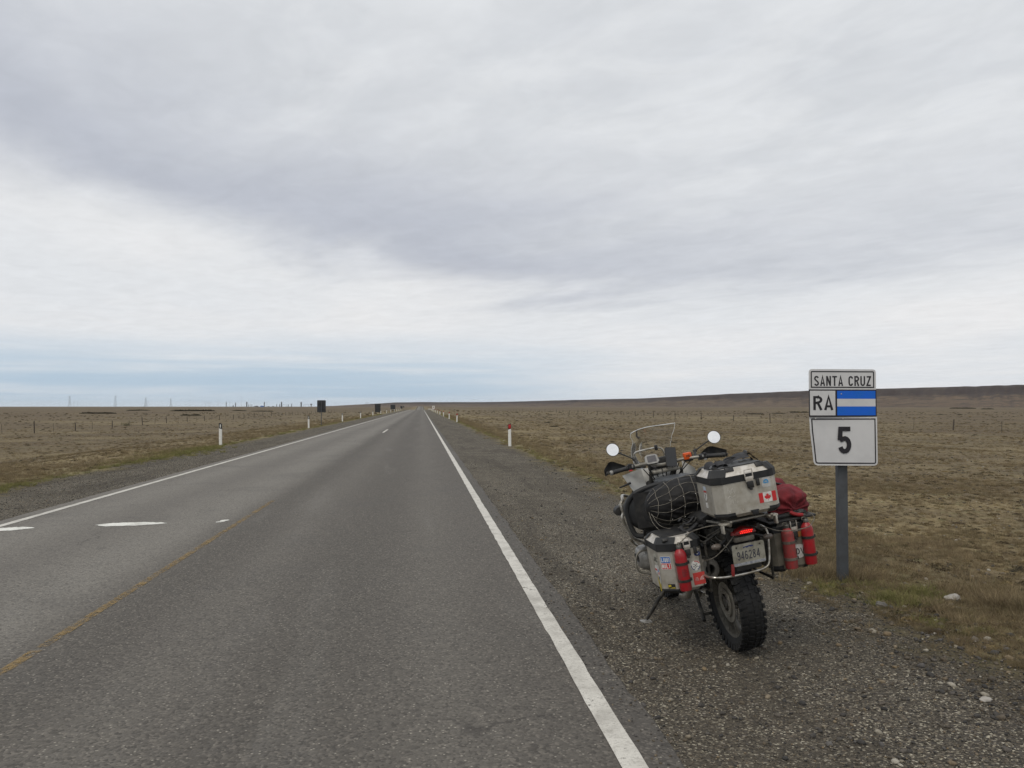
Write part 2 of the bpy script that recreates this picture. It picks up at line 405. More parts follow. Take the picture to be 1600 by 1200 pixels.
    gc = t.mix(t.m('MULTIPLY', t.ss(trk, .45, .34), .25), gc, (.14, .122, .095))
    wobn = t.m('MULTIPLY', t.m('SUBTRACT', t.noise(co, .55, 6, .7), .5), 2.6)
    dR = t.m('SUBTRACT', X, 3.5); dL = t.m('SUBTRACT', -8.05, X)
    d = t.m('ADD', t.m('MAXIMUM', dR, dL), wobn)
    d = t.m('ADD', d, t.m('MULTIPLY', t.m('SUBTRACT', fine, .5), 1.3))
    gm = t.m('SUBTRACT', 1.0, t.ss(d, -.35, .55))
    edgeg = t.m('MULTIPLY', t.ss(d, -.3, .5), t.m('SUBTRACT', 1.0, t.ss(d, .7, 2.2)))
    c = t.mix(t.m('MULTIPLY', edgeg, .35), c, (.20, .185, .085))
    c = t.mix(gm, c, gc)
    p = t.n('ShaderNodeBsdfPrincipled', ins={'Base Color': c, 'Roughness': .92, 'Specular IOR Level': .2})
    hg = t.m('ADD', t.m('MULTIPLY', g1.outputs['Distance'], -.012), t.m('MULTIPLY', g2.outputs['Distance'], -.006))
    hs = t.m('ADD', t.m('MULTIPLY', sm, .05), t.m('MULTIPLY', fine, .03))
    hh = t.m('ADD', t.m('MULTIPLY', gm, hg), t.m('MULTIPLY', t.m('SUBTRACT', 1.0, gm), hs))
    b = t.n('ShaderNodeBump', ins={'Height': hh, 'Strength': .9, 'Distance': 1.0})
    t.nt.links.new(b.outputs[0], p.inputs['Normal'])
    t.n('ShaderNodeOutputMaterial', ins={0: p.outputs[0]}); return m
GM = ground_mat()
tag(grid_obj('ground', xs, ys, lambda x, y: zt(x, y) - (.012 if -8.7 < x < 4.1 else 0), GM), kind='structure')

# gravel shoulders with an uneven outer edge
def shoulder(name, xin, xout, sgn):
    bm = B(); rows = []
    for y in ys:
        if y > 2500: break
        w = .16 * noise.noise(Vector((y * .7, sgn * 5, 0))) + .07 * noise.noise(Vector((y * 2.3, sgn * 9, 0))) if y < 60 else 0
        xe = xout + w
        n = 4
        rows.append([bm.verts.new((xin + (xe - xin) * k / n, y, road_z(y) - .002)) for k in range(n + 1)])
    for a, b in zip(rows, rows[1:]):
        for j in range(len(a) - 1): bm.faces.new((a[j], a[j + 1], b[j + 1], b[j]))
    return tag(obj(name, bm, GM), kind='structure')
shoulder('gravel_shoulder_right', 1.10, 3.7, 1)
shoulder('gravel_shoulder_left', -8.2, -5.9, -1)

# ---- asphalt
def asphalt():
    m = bpy.data.materials.new('asphalt'); m.use_nodes = True; t = NT(m.node_tree)
    co = t.n('ShaderNodeTexCoord').outputs['Object']
    s = t.n('ShaderNodeSeparateXYZ', ins={0: co}); X = s.outputs[0]
    lon = t.noise(t.scale(co, (1, .09, 1)), 1.3, 5, .6, .2)
    big = t.noise(co, .5, 6, .65, .4); fine = t.noise(co, 60, 5, .7)
    xw = t.m('ADD', X, t.m('MULTIPLY', t.m('SUBTRACT', lon, .5), .7))
    left = t.m('SUBTRACT', 1.0, t.ss(xw, -3.1, -2.3))
    c = t.mix(left, (.092, .083, .072), (.152, .141, .124))
    # worn wheel paths
    def g(x0, w): 
        a = t.m('DIVIDE', t.m('SUBTRACT', xw, x0), w); return t.m('POWER', 2.718, t.m('MULTIPLY', -1.0, t.m('MULTIPLY', a, a)))
    c = t.mix(t.m('MULTIPLY', t.m('ADD', g(-5.0, .36), g(-3.25, .4)), .55), c, (.195, .184, .163))
    c = t.mix(t.m('MULTIPLY', g(-4.2, .3), .45), c, (.115, .106, .095))
    c = t.mix(t.m('MULTIPLY', t.m('ADD', g(-1.6, .36), g(.1, .36)), .6), c, (.125, .115, .100))
    c = t.mix(t.m('MULTIPLY', t.m('ADD', g(-.7, .4), g(-2.3, .25)), .5), c, (.076, .069, .059))
    c = t.mix(t.m('MULTIPLY', t.ss(X, .96, 1.02), .55), c, (.065, .06, .054))
    c = t.mix(t.m('MULTIPLY', t.ss(big, .5, .7), .38), c, (.078, .073, .068))
    c = t.mix(t.m('MULTIPLY', t.ss(lon, .53, .70), .35), c, (.175, .165, .15))
    v = t.n('ShaderNodeTexVoronoi', feature='F1', ins={'Vector': co, 'Scale': 62.0}); r = t.n('ShaderNodeSeparateColor', ins={0: v.outputs['Color']})
    c = t.mix(t.m('MULTIPLY', t.ss(r.outputs[0], .55, 1.0), .30), c, (.25, .225, .19))
    c = t.mix(t.m('MULTIPLY', t.ss(r.outputs[1], .45, 1.0), .52), c, (.028, .025, .022))
    cr = t.n('ShaderNodeTexVoronoi', feature='DISTANCE_TO_EDGE', ins={'Vector': t.n('ShaderNodeVectorMath', operation='ADD', ins={0: t.scale(co, (1, .28, 1)), 1: t.scale(t.n('ShaderNodeTexNoise', ins={'Vector': co, 'Scale': 2.5, 'Detail': 6.0}).outputs['Color'], (.5, .3, 0))}).outputs[0], 'Scale': .55})
    crk = t.m('MULTIPLY', t.m('SUBTRACT', 1.0, t.ss(cr.outputs['Distance'], .001, .006)), t.ss(t.noise(co, .35, 4), .52, .62))
    c = t.mix(t.m('MULTIPLY', crk, .6), c, (.035, .031, .028))
    oil = t.noise(t.scale(co, (1, .5, 1)), 2.2, 5, .7)
    c = t.mix(t.m('MULTIPLY', t.ss(oil, .64, .74), .4), c, (.05, .046, .042))
    c = t.mix(t.m('MULTIPLY', t.m('MULTIPLY', t.ss(r.outputs[2], .93, 1.0), t.ss(v.outputs['Distance'], .45, .25)), .6), c, (.42, .39, .33))
    v2 = t.n('ShaderNodeTexVoronoi', feature='F1', ins={'Vector': co, 'Scale': 38.0}); r2 = t.n('ShaderNodeSeparateColor', ins={0: v2.outputs['Color']})
    c = t.mix(t.m('MULTIPLY', t.m('MULTIPLY', t.ss(r2.outputs[2], .965, .98), t.ss(v2.outputs['Distance'], .25, .15)), .7), c, (.36, .31, .23))
    p = t.n('ShaderNodeBsdfPrincipled', ins={'Base Color': c, 'Roughness': .82, 'Specular IOR Level': .35})
    h = t.m('ADD', t.m('MULTIPLY', v.outputs['Distance'], -.004), t.m('MULTIPLY', fine, .002))
    b = t.n('ShaderNodeBump', ins={'Height': h, 'Strength': 1.0, 'Distance': 1.0}); t.nt.links.new(b.outputs[0], p.inputs['Normal'])
    t.n('ShaderNodeOutputMaterial', ins={0: p.outputs[0]}); return m
ASP = asphalt()
def strip(name, edges, zoff, m, y0=-900, y1=2500, th=0, kind='structure'):
    """edges(y) -> (x0, x1)"""
    bm = B(); rows = []
    yy = [y0] + [y for y in ys if y0 < y < y1] + [y1]
    for y in yy:
        a, b = edges(y); z = road_z(y) + zoff
        row = [bm.verts.new((a, y, z)), bm.verts.new((b, y, z))]
        if th: row = [bm.verts.new((a - .02, y, z - th)), *row, bm.verts.new((b + .03, y, z - th))]
        rows.append(row)
    for a, b in zip(rows, rows[1:]):
        for j in range(len(a) - 1): bm.faces.new((a[j], a[j + 1], b[j + 1], b[j]))
    o = obj(name, bm, m, smooth=False)
    return tag(o, kind=kind)
def road_edges(y):
    w = .035 * noise.noise(Vector((y * 1.1, 2, 0))) + .025 * noise.noise(Vector((y * 4.5, 8, 0))) if y < 60 else 0
    return -6.0 - w, 1.19 + w
strip('road', road_edges, .014, ASP, th=.03)

def paint(name, c, lo, hi, dirt=(.2, .185, .16)):
    m = bpy.data.materials.new(name); m.use_nodes = True; t = NT(m.node_tree)
    co = t.n('ShaderNodeTexCoord').outputs['Object']
    n = t.noise(co, 24, 7, .75); n2 = t.noise(co, 3, 6, .65)
    v = t.n('ShaderNodeTexVoronoi', feature='F1', ins={'Vector': co, 'Scale': 80.0}); r = t.n('ShaderNodeSeparateColor', ins={0: v.outputs['Color']})
    cc = t.mix(t.m('MULTIPLY', t.ss(n2, .4, .7), .5), c, dirt)
    cc = t.mix(t.m('MULTIPLY', t.ss(r.outputs[0], .55, 1.0), .35), cc, dirt)
    a = t.ss(t.m('ADD', t.m('MULTIPLY', n, .6), t.m('MULTIPLY', n2, .4)), lo, hi)
    p = t.n('ShaderNodeBsdfPrincipled', ins={'Base Color': cc, 'Roughness': .7, 'Alpha': a})
    h = t.m('MULTIPLY', v.outputs['Distance'], -.003)
    b = t.n('ShaderNodeBump', ins={'Height': h, 'Strength': 1.0, 'Distance': 1.0}); t.nt.links.new(b.outputs[0], p.inputs['Normal'])
    t.n('ShaderNodeOutputMaterial', ins={0: p.outputs[0]}); return m
PW = paint('line_paint_white', (.58, .56, .51), .33, .43)
PWF = paint('fresh_paint_white', (.74, .74, .69), .05, .12)
PY = paint('line_paint_yellow', (.30, .185, .040), .405, .665, (.15, .115, .065))
def jit(x, w, s, a=.007):
    def f(y):
        e = (1 if y < 40 else 0)
        return (x - w / 2 + e * a * noise.noise(Vector((y * 2, s, 0))) * .5 + e * a * noise.noise(Vector((y * 14, s, 3))) * 1.3, x + w / 2 + e * a * noise.noise(Vector((y * 2, s + 5, 0))) * .5 + e * a * noise.noise(Vector((y * 11, s, 7))))
    return f
strip('edge_line_right', jit(.965, .118, 1, .009), .0185, PW)
strip('edge_line_left', jit(-5.72, .11, 2), .0185, PW)
strip('centre_dash_near', jit(-2.56, .075, 3, .006), .0185, PY, y0=5.0, y1=14.35)
strip('centre_dash_far', lambda y: (-2.46, -2.34), .0185, PW, y0=50.5, y1=57.5)
# three brushed patches of fresh white paint across the left lane
def patch(name, x0, x1, yc, h, sl, seed):
    bm = B(); up = []; dn = []; n = 26
    for i in range(n + 1):
        s = i / n; x = x0 + (x1 - x0) * s; y = yc + sl * (s - .5)
        w = h * (min(1, s * 5 + .02) ** .7) * (min(1, (1 - s) * 3 + .02) ** .7) * (.86 + .14 * noise.noise(Vector((s * 6, seed, 0))))
        up.append((x, y + w * .5 + .1 * h * noise.noise(Vector((s * 14, seed, 2))), .0185)); dn.append((x + .03 * (x1 - x0) * noise.noise(Vector((s * 20, seed, 5))), y - w * .5 + .14 * h * noise.noise(Vector((s * 11, seed, 8))), .0185))
    U = [bm.verts.new(p) for p in up]; D = [bm.verts.new(p) for p in dn]
    for i in range(n): bm.faces.new((D[i], D[i + 1], U[i + 1], U[i]))
    tag(obj(name, bm, PWF, smooth=False), kind='structure')
patch('fresh_white_mark', -6.25 + .55, -5.17, 11.4, .36, .1, 1)
patch('fresh_white_mark', -4.46, -3.54, 11.68, .38, .08, 4)
patch('fresh_white_mark', -2.86, -2.74, 11.90, .15, .05, 8)
patch('fresh_white_mark', -2.89, -2.77, 11.77, .14, .05, 11)

# ---- hills: a long dark escarpment across the right of the plain
ridge = [(500, 634.6), (524, 634.0), (552, 632.4), (596, 630.2), (618, 628.7), (656, 628.2), (740, 628.2), (797, 627.6), (865, 625.6), (932, 624), (1000, 622.6), (1045, 620.5), (1150, 615.6), (1262, 611.8), (1369, 609.8), (1487, 608), (1600, 606.4), (1750, 604), (2050, 602), (2400, 606), (3300, 634.6)]
def hill_mesh():
    bm = B(); rings = []
    for i in range(0, 555):
        px_ = 500 + 5 * i; az = math.atan((px_ - 800) / 1250) + RD(6.43)
        for (a, ya), (b, yb) in zip(ridge, ridge[1:]):
            if a <= px_ <= b: yr = ya + (yb - ya) * (px_ - a) / (b - a)
        k = sstep(700, 1500, px_)
        D = 4600 - 2000 * k
        ct = math.cos((px_ - 800) / 1250 * .9)
        Ht = (634.9 - yr) / 1250 * (D + 700) + 1.65
        # spurs and gullies
        g = noise.noise(Vector((i * .09, 3, 0))) * .6 + noise.noise(Vector((i * .31, 8, 0))) * .4
        D0 = D + 170 * g
        row = []
        foot = .13 * k
        for s, hf in ((-600, -.12), (-200, foot * .5 - .02), (0, foot + .03), (120, foot * .9 + .14), (220, .30), (300, .42), (380, .50), (450, .60), (520, .80), (580, .93), (700, 1.0), (900, 1.0), (1600, .98), (5000, .9)):
            d = D0 + s + (55 * noise.noise(Vector((i * .22, s * .01, 5))) + 30 * noise.noise(Vector((i * .6, s * .02, 9)))) * (1 if 100 < s < 620 else 0)
            h = Ht * hf + (Ht * .05 * noise.noise(Vector((i * .3, s * .015, 1))) if 0 < hf < .95 else 0) + .5 * noise.noise(Vector((i * .2, 0, 4))) * (hf > .9)
            row.append((d * sin(az), d * cos(az), h if s > -500 else -8))
        rings.append(row)
    loft(bm, rings, closed=False, caps=False)
    return bm
def hillmat():
    m = bpy.data.materials.new('escarpment'); m.use_nodes = True; t = NT(m.node_tree)
    co = t.n('ShaderNodeTexCoord').outputs['Object']
    n = t.noise(t.scale(co, (1, 1, 9)), .008, 8, .68, .5); n2 = t.noise(t.scale(co, (1, 1, 14)), .02, 7, .7, .4)
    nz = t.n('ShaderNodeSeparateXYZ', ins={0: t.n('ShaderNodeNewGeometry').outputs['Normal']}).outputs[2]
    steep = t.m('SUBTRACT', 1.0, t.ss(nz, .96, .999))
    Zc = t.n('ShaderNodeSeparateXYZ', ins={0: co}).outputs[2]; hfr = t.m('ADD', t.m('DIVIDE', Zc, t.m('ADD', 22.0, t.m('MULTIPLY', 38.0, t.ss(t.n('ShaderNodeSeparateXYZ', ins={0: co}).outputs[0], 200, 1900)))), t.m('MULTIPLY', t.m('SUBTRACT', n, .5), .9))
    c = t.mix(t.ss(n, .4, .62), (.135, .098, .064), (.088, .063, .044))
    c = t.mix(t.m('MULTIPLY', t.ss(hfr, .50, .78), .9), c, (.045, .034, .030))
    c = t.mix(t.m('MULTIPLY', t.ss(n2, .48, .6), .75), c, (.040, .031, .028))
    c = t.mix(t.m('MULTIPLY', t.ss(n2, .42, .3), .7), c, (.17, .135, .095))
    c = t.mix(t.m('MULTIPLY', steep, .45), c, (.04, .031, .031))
    p = t.n('ShaderNodeBsdfPrincipled', ins={'Base Color': c, 'Roughness': .95, 'Specular IOR Level': .1})
    t.n('ShaderNodeOutputMaterial', ins={0: p.outputs[0]}); return m
HM = hillmat()
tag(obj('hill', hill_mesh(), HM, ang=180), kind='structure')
# ================================================================ bold stroke lettering (condensed grotesque)
def arc(cx, cy, rx, ry, a0, a1, n=9): return [(cx + rx * cos(RD(a0 + (a1 - a0) * k / n)), cy + ry * sin(RD(a0 + (a1 - a0) * k / n))) for k in range(n + 1)]
# glyphs in a box .5 wide, 1 high (centre lines)
def glyphs(W=.5, wt=.13):
    h = wt / 2; l, r, b, t_ = h, W - h, h, 1 - h; c = W / 2; mid_ = .5; rx = (r - l) / 2
    G = {}
    G['A'] = [[(h * .9, 0), (c, 1 - h * .4), (W - h * .9, 0)], [(l + .05, .27), (r - .05, .27)]]
    G['N'] = [[(l, 0), (l, 1)], [(l + h * .4, 1 - h), (r - h * .4, h)], [(r, 0), (r, 1)]]
    G['T'] = [[(0, t_), (W, t_)], [(c, 0), (c, 1 - wt * .5)]]
    G['U'] = [[(l, 1), (l, .3)] + arc(c, .3, rx, .3 - h, 180, 360)[1:] + [(r, 1)]]
    G['Z'] = [[(h * .6, t_), (r, t_), (l, b), (W - h * .4, b)]]
    G['C'] = [arc(c, .68, rx, .32 - h, 15, 180) + arc(c, .32, rx, .32 - h, 180, 345)]
    G['O'] = [arc(c, .68, rx, .32 - h, 0, 180, 10) + arc(c, .32, rx, .32 - h, 180, 360, 10) + [(r, .68)]]
    G['S'] = [arc(c, .745, rx, .255 - h, 15, 235, 12) + arc(c, .265, rx, .265 - h, 55, -165, 12)]
    G['R'] = [[(l, 0), (l, 1)], [(l, t_), (c, t_)] + arc(c, .735, rx, .265 - h, 90, -90) + [(l, .47)], [(c + .02, .47), (r + .01, 0)]]
    G['P'] = [[(l, 0), (l, 1)], [(l, t_), (c, t_)] + arc(c, .735, rx, .265 - h, 90, -90) + [(l, .47)]]
    G['D'] = [[(l, 0), (l, 1)], [(l, t_), (c - .04, t_)] + arc(c - .04, .5, rx + .04, .5 - h, 90, -90, 14) + [(l, b)]]
    G['V'] = [[(h * .9, 1), (c, h * .4), (W - h * .9, 1)]]
    G['I'] = [[(c, 0), (c, 1)]]; G['L'] = [[(l, 1), (l, b), (W, b)]]; G['Y'] = [[(h, 1), (c, .45), (W - h, 1)], [(c, .5), (c, 0)]]
    G['M'] = [[(l - .03, 0), (l - .03, 1)], [(l, 1 - h), (c, .3), (r, 1 - h)], [(r + .03, 0), (r + .03, 1)]]
    G['Q'] = G['O'] + [[(c, .3), (r + .02, 0)]]
    G['E'] = [[(W - .02, t_), (l, t_), (l, b), (W - .02, b)], [(l, .5), (r, .5)]]; G['F'] = [[(W - .02, t_), (l, t_), (l, 0)], [(l, .5), (r - .03, .5)]]
    G['H'] = [[(l, 0), (l, 1)], [(r, 0), (r, 1)], [(l, .5), (r, .5)]]
    G['5'] = [[(W - .03, t_), (l + .02, t_), (l - .01, .50)] , [(l - .005, .50)] + arc(c, .325, rx, .325 - h, 125, -160, 14)]
    G['9'] = [arc(c, .70, rx, .30 - h, -20, 340, 16), [(r, .70), (r, .4)] + arc(c, .32, rx, .32 - h, 0, -150, 9)]
    G['6'] = [arc(c, .30, rx, .30 - h, 160, 520, 16), [(l, .30), (l, .6)] + arc(c, .68, rx, .32 - h, 180, 30, 9)]
    G['4'] = [[(r - .06, 0), (r - .06, 1)], [(r - .07, t_), (l - .02, .28), (W, .28)]]
    G['2'] = [arc(c, .71, rx, .29 - h, 165, -35, 11) + [(l, b), (W, b)]]
    G['8'] = [arc(c, .75, rx * .92, .25 - h, 0, 360, 14), arc(c, .27, rx, .27 - h, 0, 360, 14)]
    G['7'] = [[(0, t_), (r, t_), (l + .07, 0)]]; G['1'] = [[(c + .04, 0), (c + .04, 1)], [(c, .9), (l, .75)]]
    G['X'] = [[(h, 0), (W - h, 1)], [(h, 1), (W - h, 0)]]; G['K'] = [[(l, 0), (l, 1)], [(r, 1), (l, .4)], [(l + .1, .5), (r, 0)]]
    G[' '] = []
    return G
def letters(name, s, m, parent, M, height, width, wt=.13, W=.5, gap=.14, th=.0008, slant=0):
    """one word of lettering fitted to height x width, centred on the frame M (x right, y up, z out)"""
    G = glyphs(W, wt); adv = 0; pos = []
    for ch in s:
        w = W * (.62 if ch == ' ' else (wt * 1.3 / W if ch in 'I' else 1)); pos.append((adv - (W / 2 - w / 2 if ch == 'I' else 0))); adv += w + gap
    tot = adv - gap; bm = B(); lay = 0
    sxx = width / tot
    for ch, x0 in zip(s, pos):
        for st in G.get(ch, []):
            P_ = [Vector(p) for p in st]; n = len(P_); a_, b_ = [], []
            for i in range(n):
                d1 = (P_[i] - P_[i - 1]).normalized() if i else None; d2 = (P_[i + 1] - P_[i]).normalized() if i < n - 1 else None
                d1 = d1 or d2; d2 = d2 or d1; n1 = Vector((-d1.y, d1.x)); n2 = Vector((-d2.y, d2.x)); mm = (n1 + n2)
                mm = mm.normalized() if mm.length > .2 else n1; k = wt / 2 / max(mm.dot(n1), .5)
                a_.append(P_[i] + mm * k); b_.append(P_[i] - mm * k)
            lay += 1; z = th * (1 + .25 * (lay % 3))
            def cv(p, z): return ((x0 + p.x + slant * p.y - tot / 2) * sxx, (p.y - .5) * height, z)
            T = [bm.verts.new(cv(p, z)) for p in a_]; U_ = [bm.verts.new(cv(p, z)) for p in b_]; T0 = [bm.verts.new(cv(p, 0)) for p in a_]; U0 = [bm.verts.new(cv(p, 0)) for p in b_]
            for i in range(n - 1):
                bm.faces.new((U_[i], U_[i + 1], T[i + 1], T[i])); bm.faces.new((T[i], T[i + 1], T0[i + 1], T0[i])); bm.faces.new((U0[i], U0[i + 1], U_[i + 1], U_[i]))
            bm.faces.new((T[0], T0[0], U0[0], U_[0])); bm.faces.new((T[-1], U_[-1], U0[-1], T0[-1]))
    bmesh.ops.transform(bm, matrix=M, verts=bm.verts)
    me = bpy.data.meshes.new(name); bm.to_mesh(me); bm.free(); me.materials.append(m)
    o = bpy.data.objects.new(name, me); COL.objects.link(o); o.parent = parent; return o
# ================================================================ the route sign beside the motorcycle
Q = 7.13
sign = tag(empty('route_sign', (3.962, 7.2, 0)), 'white route sign reading SANTA CRUZ, RA, 5 on grey post', 'road sign')
def rel(x, z, dy=0): return (x - 3.962, Q - 7.2 + dy, z)
bm = B(); box(bm, (0, .02, .56), (.094, .06, 2.86), bev=.006); obj('post', bm, SGNG, sign)
def panel_poly(pts): return [(x - 3.962, z) for x, z in pts]
def rnd(pts, rs, n=5):
    out = []; N_ = len(pts)
    for i in range(N_):
        p = Vector(pts[i]); a = Vector(pts[i - 1]); b = Vector(pts[(i + 1) % N_]); r = rs[i]
        if not r: out.append(tuple(p)); continue
        p1 = p + (a - p).normalized() * r; p2 = p + (b - p).normalized() * r
        for k in range(n + 1):
            s = k / n; out.append(tuple(p1 * (1 - s) ** 2 + p * 2 * s * (1 - s) + p2 * s * s))
    return out
def flatplate(bm, poly, dy, th=.003, mi=0): return prism(bm, [(a, b) for a, b in poly], (0, Q - 7.2 + dy, 0), (1, 0, 0), (0, 0, 1), th, mi)
def ringplate(bm, outer, inner, dy, th=.0012):
    n = len(outer); L = []
    for pl in (outer, inner):
        L.append([[bm.verts.new((a, Q - 7.2 + dy - h, b)) for a, b in pl] for h in (0, th)])
    for i in range(n):
        j = (i + 1) % n
        bm.faces.new((L[0][1][i], L[0][1][j], L[1][1][j], L[1][1][i])); bm.faces.new((L[0][0][i], L[0][0][j], L[0][1][j], L[0][1][i])); bm.faces.new((L[1][0][i], L[1][0][j], L[1][1][j], L[1][1][i]))
def inset(poly, d):
    out = []; n = len(poly)
    for i in range(n):
        p = Vector(poly[i]); a = Vector(poly[i - 1]); b = Vector(poly[(i + 1) % n])
        e1 = (p - a).normalized(); e2 = (b - p).normalized(); n1 = Vector((-e1.y, e1.x)); n2 = Vector((-e2.y, e2.x)); m_ = (n1 + n2)
        if m_.length < 1e-6: m_ = n1
        m_.normalize(); out.append(tuple(p + m_ * d / max(m_.dot(n1), .4)))
    return out
top = rnd(panel_poly([(3.600, 1.806), (4.266, 1.806), (4.266, 2.0), (3.600, 2.0)]), (0, 0, .035, .035))
bm = B(); flatplate(bm, top, 0); tp = obj('name_panel', bm, SGNW, sign, smooth=False)
bm = B(); o_ = inset(top, .018); ringplate(bm, o_, inset(top, .029), -.003); obj('border', bm, SGNK, tp, smooth=False)
letters('lettering', 'SANTA CRUZ', SGNK, tp, frame(rel(3.934, 1.889, -.0031), (1, 0, 0), (0, 0, 1)), .094, .565, wt=.150, W=.5, gap=.13)
mid = panel_poly([(3.598, 1.553), (4.269, 1.553), (4.269, 1.809), (3.598, 1.809)])
bm = B(); flatplate(bm, mid, -.002, .0017); mp = obj('flag_panel', bm, SGNK, sign, smooth=False)
def quad(name, x0, x1, z0, z1, m, par, dy=-.0038):
    bm = B(); flatplate(bm, panel_poly([(x0, z0), (x1, z0), (x1, z1), (x0, z1)]), dy, .0012); return obj(name, bm, m, par, smooth=False)
quad('white_field', 3.608, 3.858, 1.566, 1.797, SGNW, mp)
quad('flag_stripe', 3.876, 4.258, 1.722, 1.797, SGNB, mp); quad('flag_stripe', 3.876, 4.258, 1.650, 1.7215, SGNW, mp); quad('flag_stripe', 3.876, 4.258, 1.566, 1.6495, SGNB, mp)
letters('lettering', 'RA', SGNK, mp, frame(rel(3.738, 1.681, -.005), (1, 0, 0), (0, 0, 1)), .132, .196, wt=.155, W=.56, gap=.11)
low = rnd(panel_poly([(3.607, 1.553), (3.613, 1.43), (3.630, 1.27), (3.646, 1.10), (4.274, 1.092), (4.272, 1.553)]), (0, .03, .03, .04, .04, 0))
bm = B(); flatplate(bm, low, 0); lp = obj('number_panel', bm, SGNW, sign, smooth=False)
# the bent left edge curls back a little
for v in lp.data.vertices:
    x = v.co.x + 3.962
    if x < 3.72: v.co.y += (3.72 - x) * .12
bm = B(); ringplate(bm, inset(low, .016), inset(low, .027), -.003)
for v in bm.verts:
    if v.co.x + 3.962 < 3.72: v.co.y += (3.72 - v.co.x - 3.962) * .12
obj('border', bm, SGNK, lp, smooth=False)
letters('lettering', '5', SGNK, lp, frame(rel(3.946, 1.334, -.0031), (1, 0, 0), (0, 0, 1)), .252, .132, wt=.165, W=.5)
for x, z in ((3.66, 1.538), (3.93, 1.536), (4.2, 1.538), (3.917, 1.768), (3.93, 1.372)):
    bm = B(); lathe(bm, [(.0001, -.0085), (.006, -.008), (.0065, -.0035)], rel(x, z), (0, 1, 0), 10); obj('bolt', bm, ALUB, sign)
for z in (1.9, 1.2): bm = B(); box(bm, (0, -.036, z), (.5, .03, .035)); obj('back_brace', bm, GALV, sign)

# ================================================================ delineator posts
def make_post(kind):
    e = empty('delineator_post', (0, 0, 0))
    bm = B(); rings = []
    for z, s in ((-.15, 1), (.72, 1)): rings.append([(s * x, s * y, z + (.02 * x / .06 if z > .5 else 0) * (1 if kind == 'k' else -1) * -1) for x, y in rrect(.125, .075, .03, 4)])
    loft(bm, rings); obj('post', bm, POSTW, e)
    bm = B(); rings = []
    sg = -1 if kind == 'k' else 1
    for z in (.722, .945): rings.append([(x * 1.02, y * 1.02, z + .02 * x / .06 * sg) for x, y in rrect(.125, .075, .03, 4)])
    loft(bm, rings); cap = obj('band', bm, POSTK, e)
    bm = B()
    if kind == 'k': box(bm, (.0, -.041, .835), (.045, .008, .135), bev=.002); obj('reflector', bm, WHTP, cap)
    else: box(bm, (.004, -.041, .835), (.1, .008, .165), bev=.002); obj('reflector', bm, POSTR, cap)
    return e
def copy_tree(o, parent=None):
    c = o.copy(); COL.objects.link(c)
    if parent: c.parent = parent
    for ch in list(o.children): copy_tree(ch, c)
    return c
ORD = ['nearest', 'second', 'third', 'fourth', 'fifth', 'sixth', 'seventh', 'eighth', 'ninth', 'tenth', 'eleventh', 'twelfth', 'thirteenth']
def line_posts(kind, spots, side, gap):
    first = None
    for i, (x, y, rz) in enumerate(spots):
        kids = []
        if first is None: o = first = make_post(kind)
        else: o = copy_tree(first)
        o.location = (x, y, road_z(y) + (-.02)); o.rotation_euler = (RD(random.uniform(-1.5, 1.5)), RD(random.uniform(-1.2, 1.2)), RD(rz))
        l = '%s white post with %s on the %s shoulder' % (ORD[i], gap, side)
        tag(o, l, 'delineator', 'white posts along the %s shoulder' % side)
line_posts('k', [(-8.51, 35.3, 8), (-8.52, 62.1, 5), (-8.48, 87.6, 4), (-8.52, 113.9, 3), (-8.6, 143.5, 2), (-8.6, 171, 2), (-8.6, 199, 0), (-8.6, 226, 0), (-8.6, 254, 0), (-8.6, 280, 0), (-8.6, 306, 0), (-8.6, 335, 0)], 'left', 'black band and white reflector')
line_posts('r', [(3.64, 33.1, -8), (3.66, 84.1, -4), (3.6, 106.2, -3), (3.6, 133.7, 0), (3.65, 162, 0), (3.65, 190, 0), (3.65, 216, 0), (3.65, 243, 0), (3.65, 270, 0), (3.65, 298, 0)], 'right', 'red reflector')

# ================================================================ signs seen from behind
def back_sign(x, y, w, h, zb, legs, label, m=SGNBK, legc=SGNG, tilt=0, twist=0):
    e = empty('road_sign', (x, y, road_z(y) - .05)); e.rotation_euler = (0, RD(tilt), RD(twist))
    bm = B(); prism(bm, rrect(w, h, .05, 4, 0, zb + h / 2), (0, 0, 0), (1, 0, 0), (0, 0, 1), .004); obj('panel', bm, m, e, smooth=False)
    for k in (.28, .74): bm = B(); box(bm, (0, -.025, zb + h * k), (w * .85, .04, .05)); obj('brace', bm, m, e)
    for lx in legs:
        bm = B(); box(bm, (lx, -.085, (zb + h * .95) / 2), (.06, .06, zb + h * .95)); obj('post', bm, legc, e)
    tag(e, label, 'road sign', 'signs seen from behind along the left side')
back_sign(-8.72, 71.4, .74, 1.06, 1.18, (0,), 'dark back of a rectangular sign on one thin pole, nearest on the left side', twist=3)
back_sign(-9.3, 172, 1.2, 1.8, .45, (-.45, .45), 'dark back of a tall sign on two short brown legs, second on the left side', legc=WOOD)
back_sign(-9.3, 262, 1.55, 1.5, .75, (-.6, .6), 'wide dark sign back, third and smaller along the left side')
back_sign(-9.3, 372, .95, 1.1, .7, (0,), 'small dark sign back, fourth one far along the left side')
back_sign(-9.6, 430, .6, .7, 1.35, (0,), 'tiny dark sign back, farthest on the left before the crest')
e = empty('road_sign', (4.55, 318, -.05)); bm = B(); prism(bm, rrect(1.0, 1.2, .05, 4, 0, 1.35), (0, 0, 0), (1, 0, 0), (0, 0, 1), .004); pn = obj('panel', bm, WHTP, e, smooth=False)
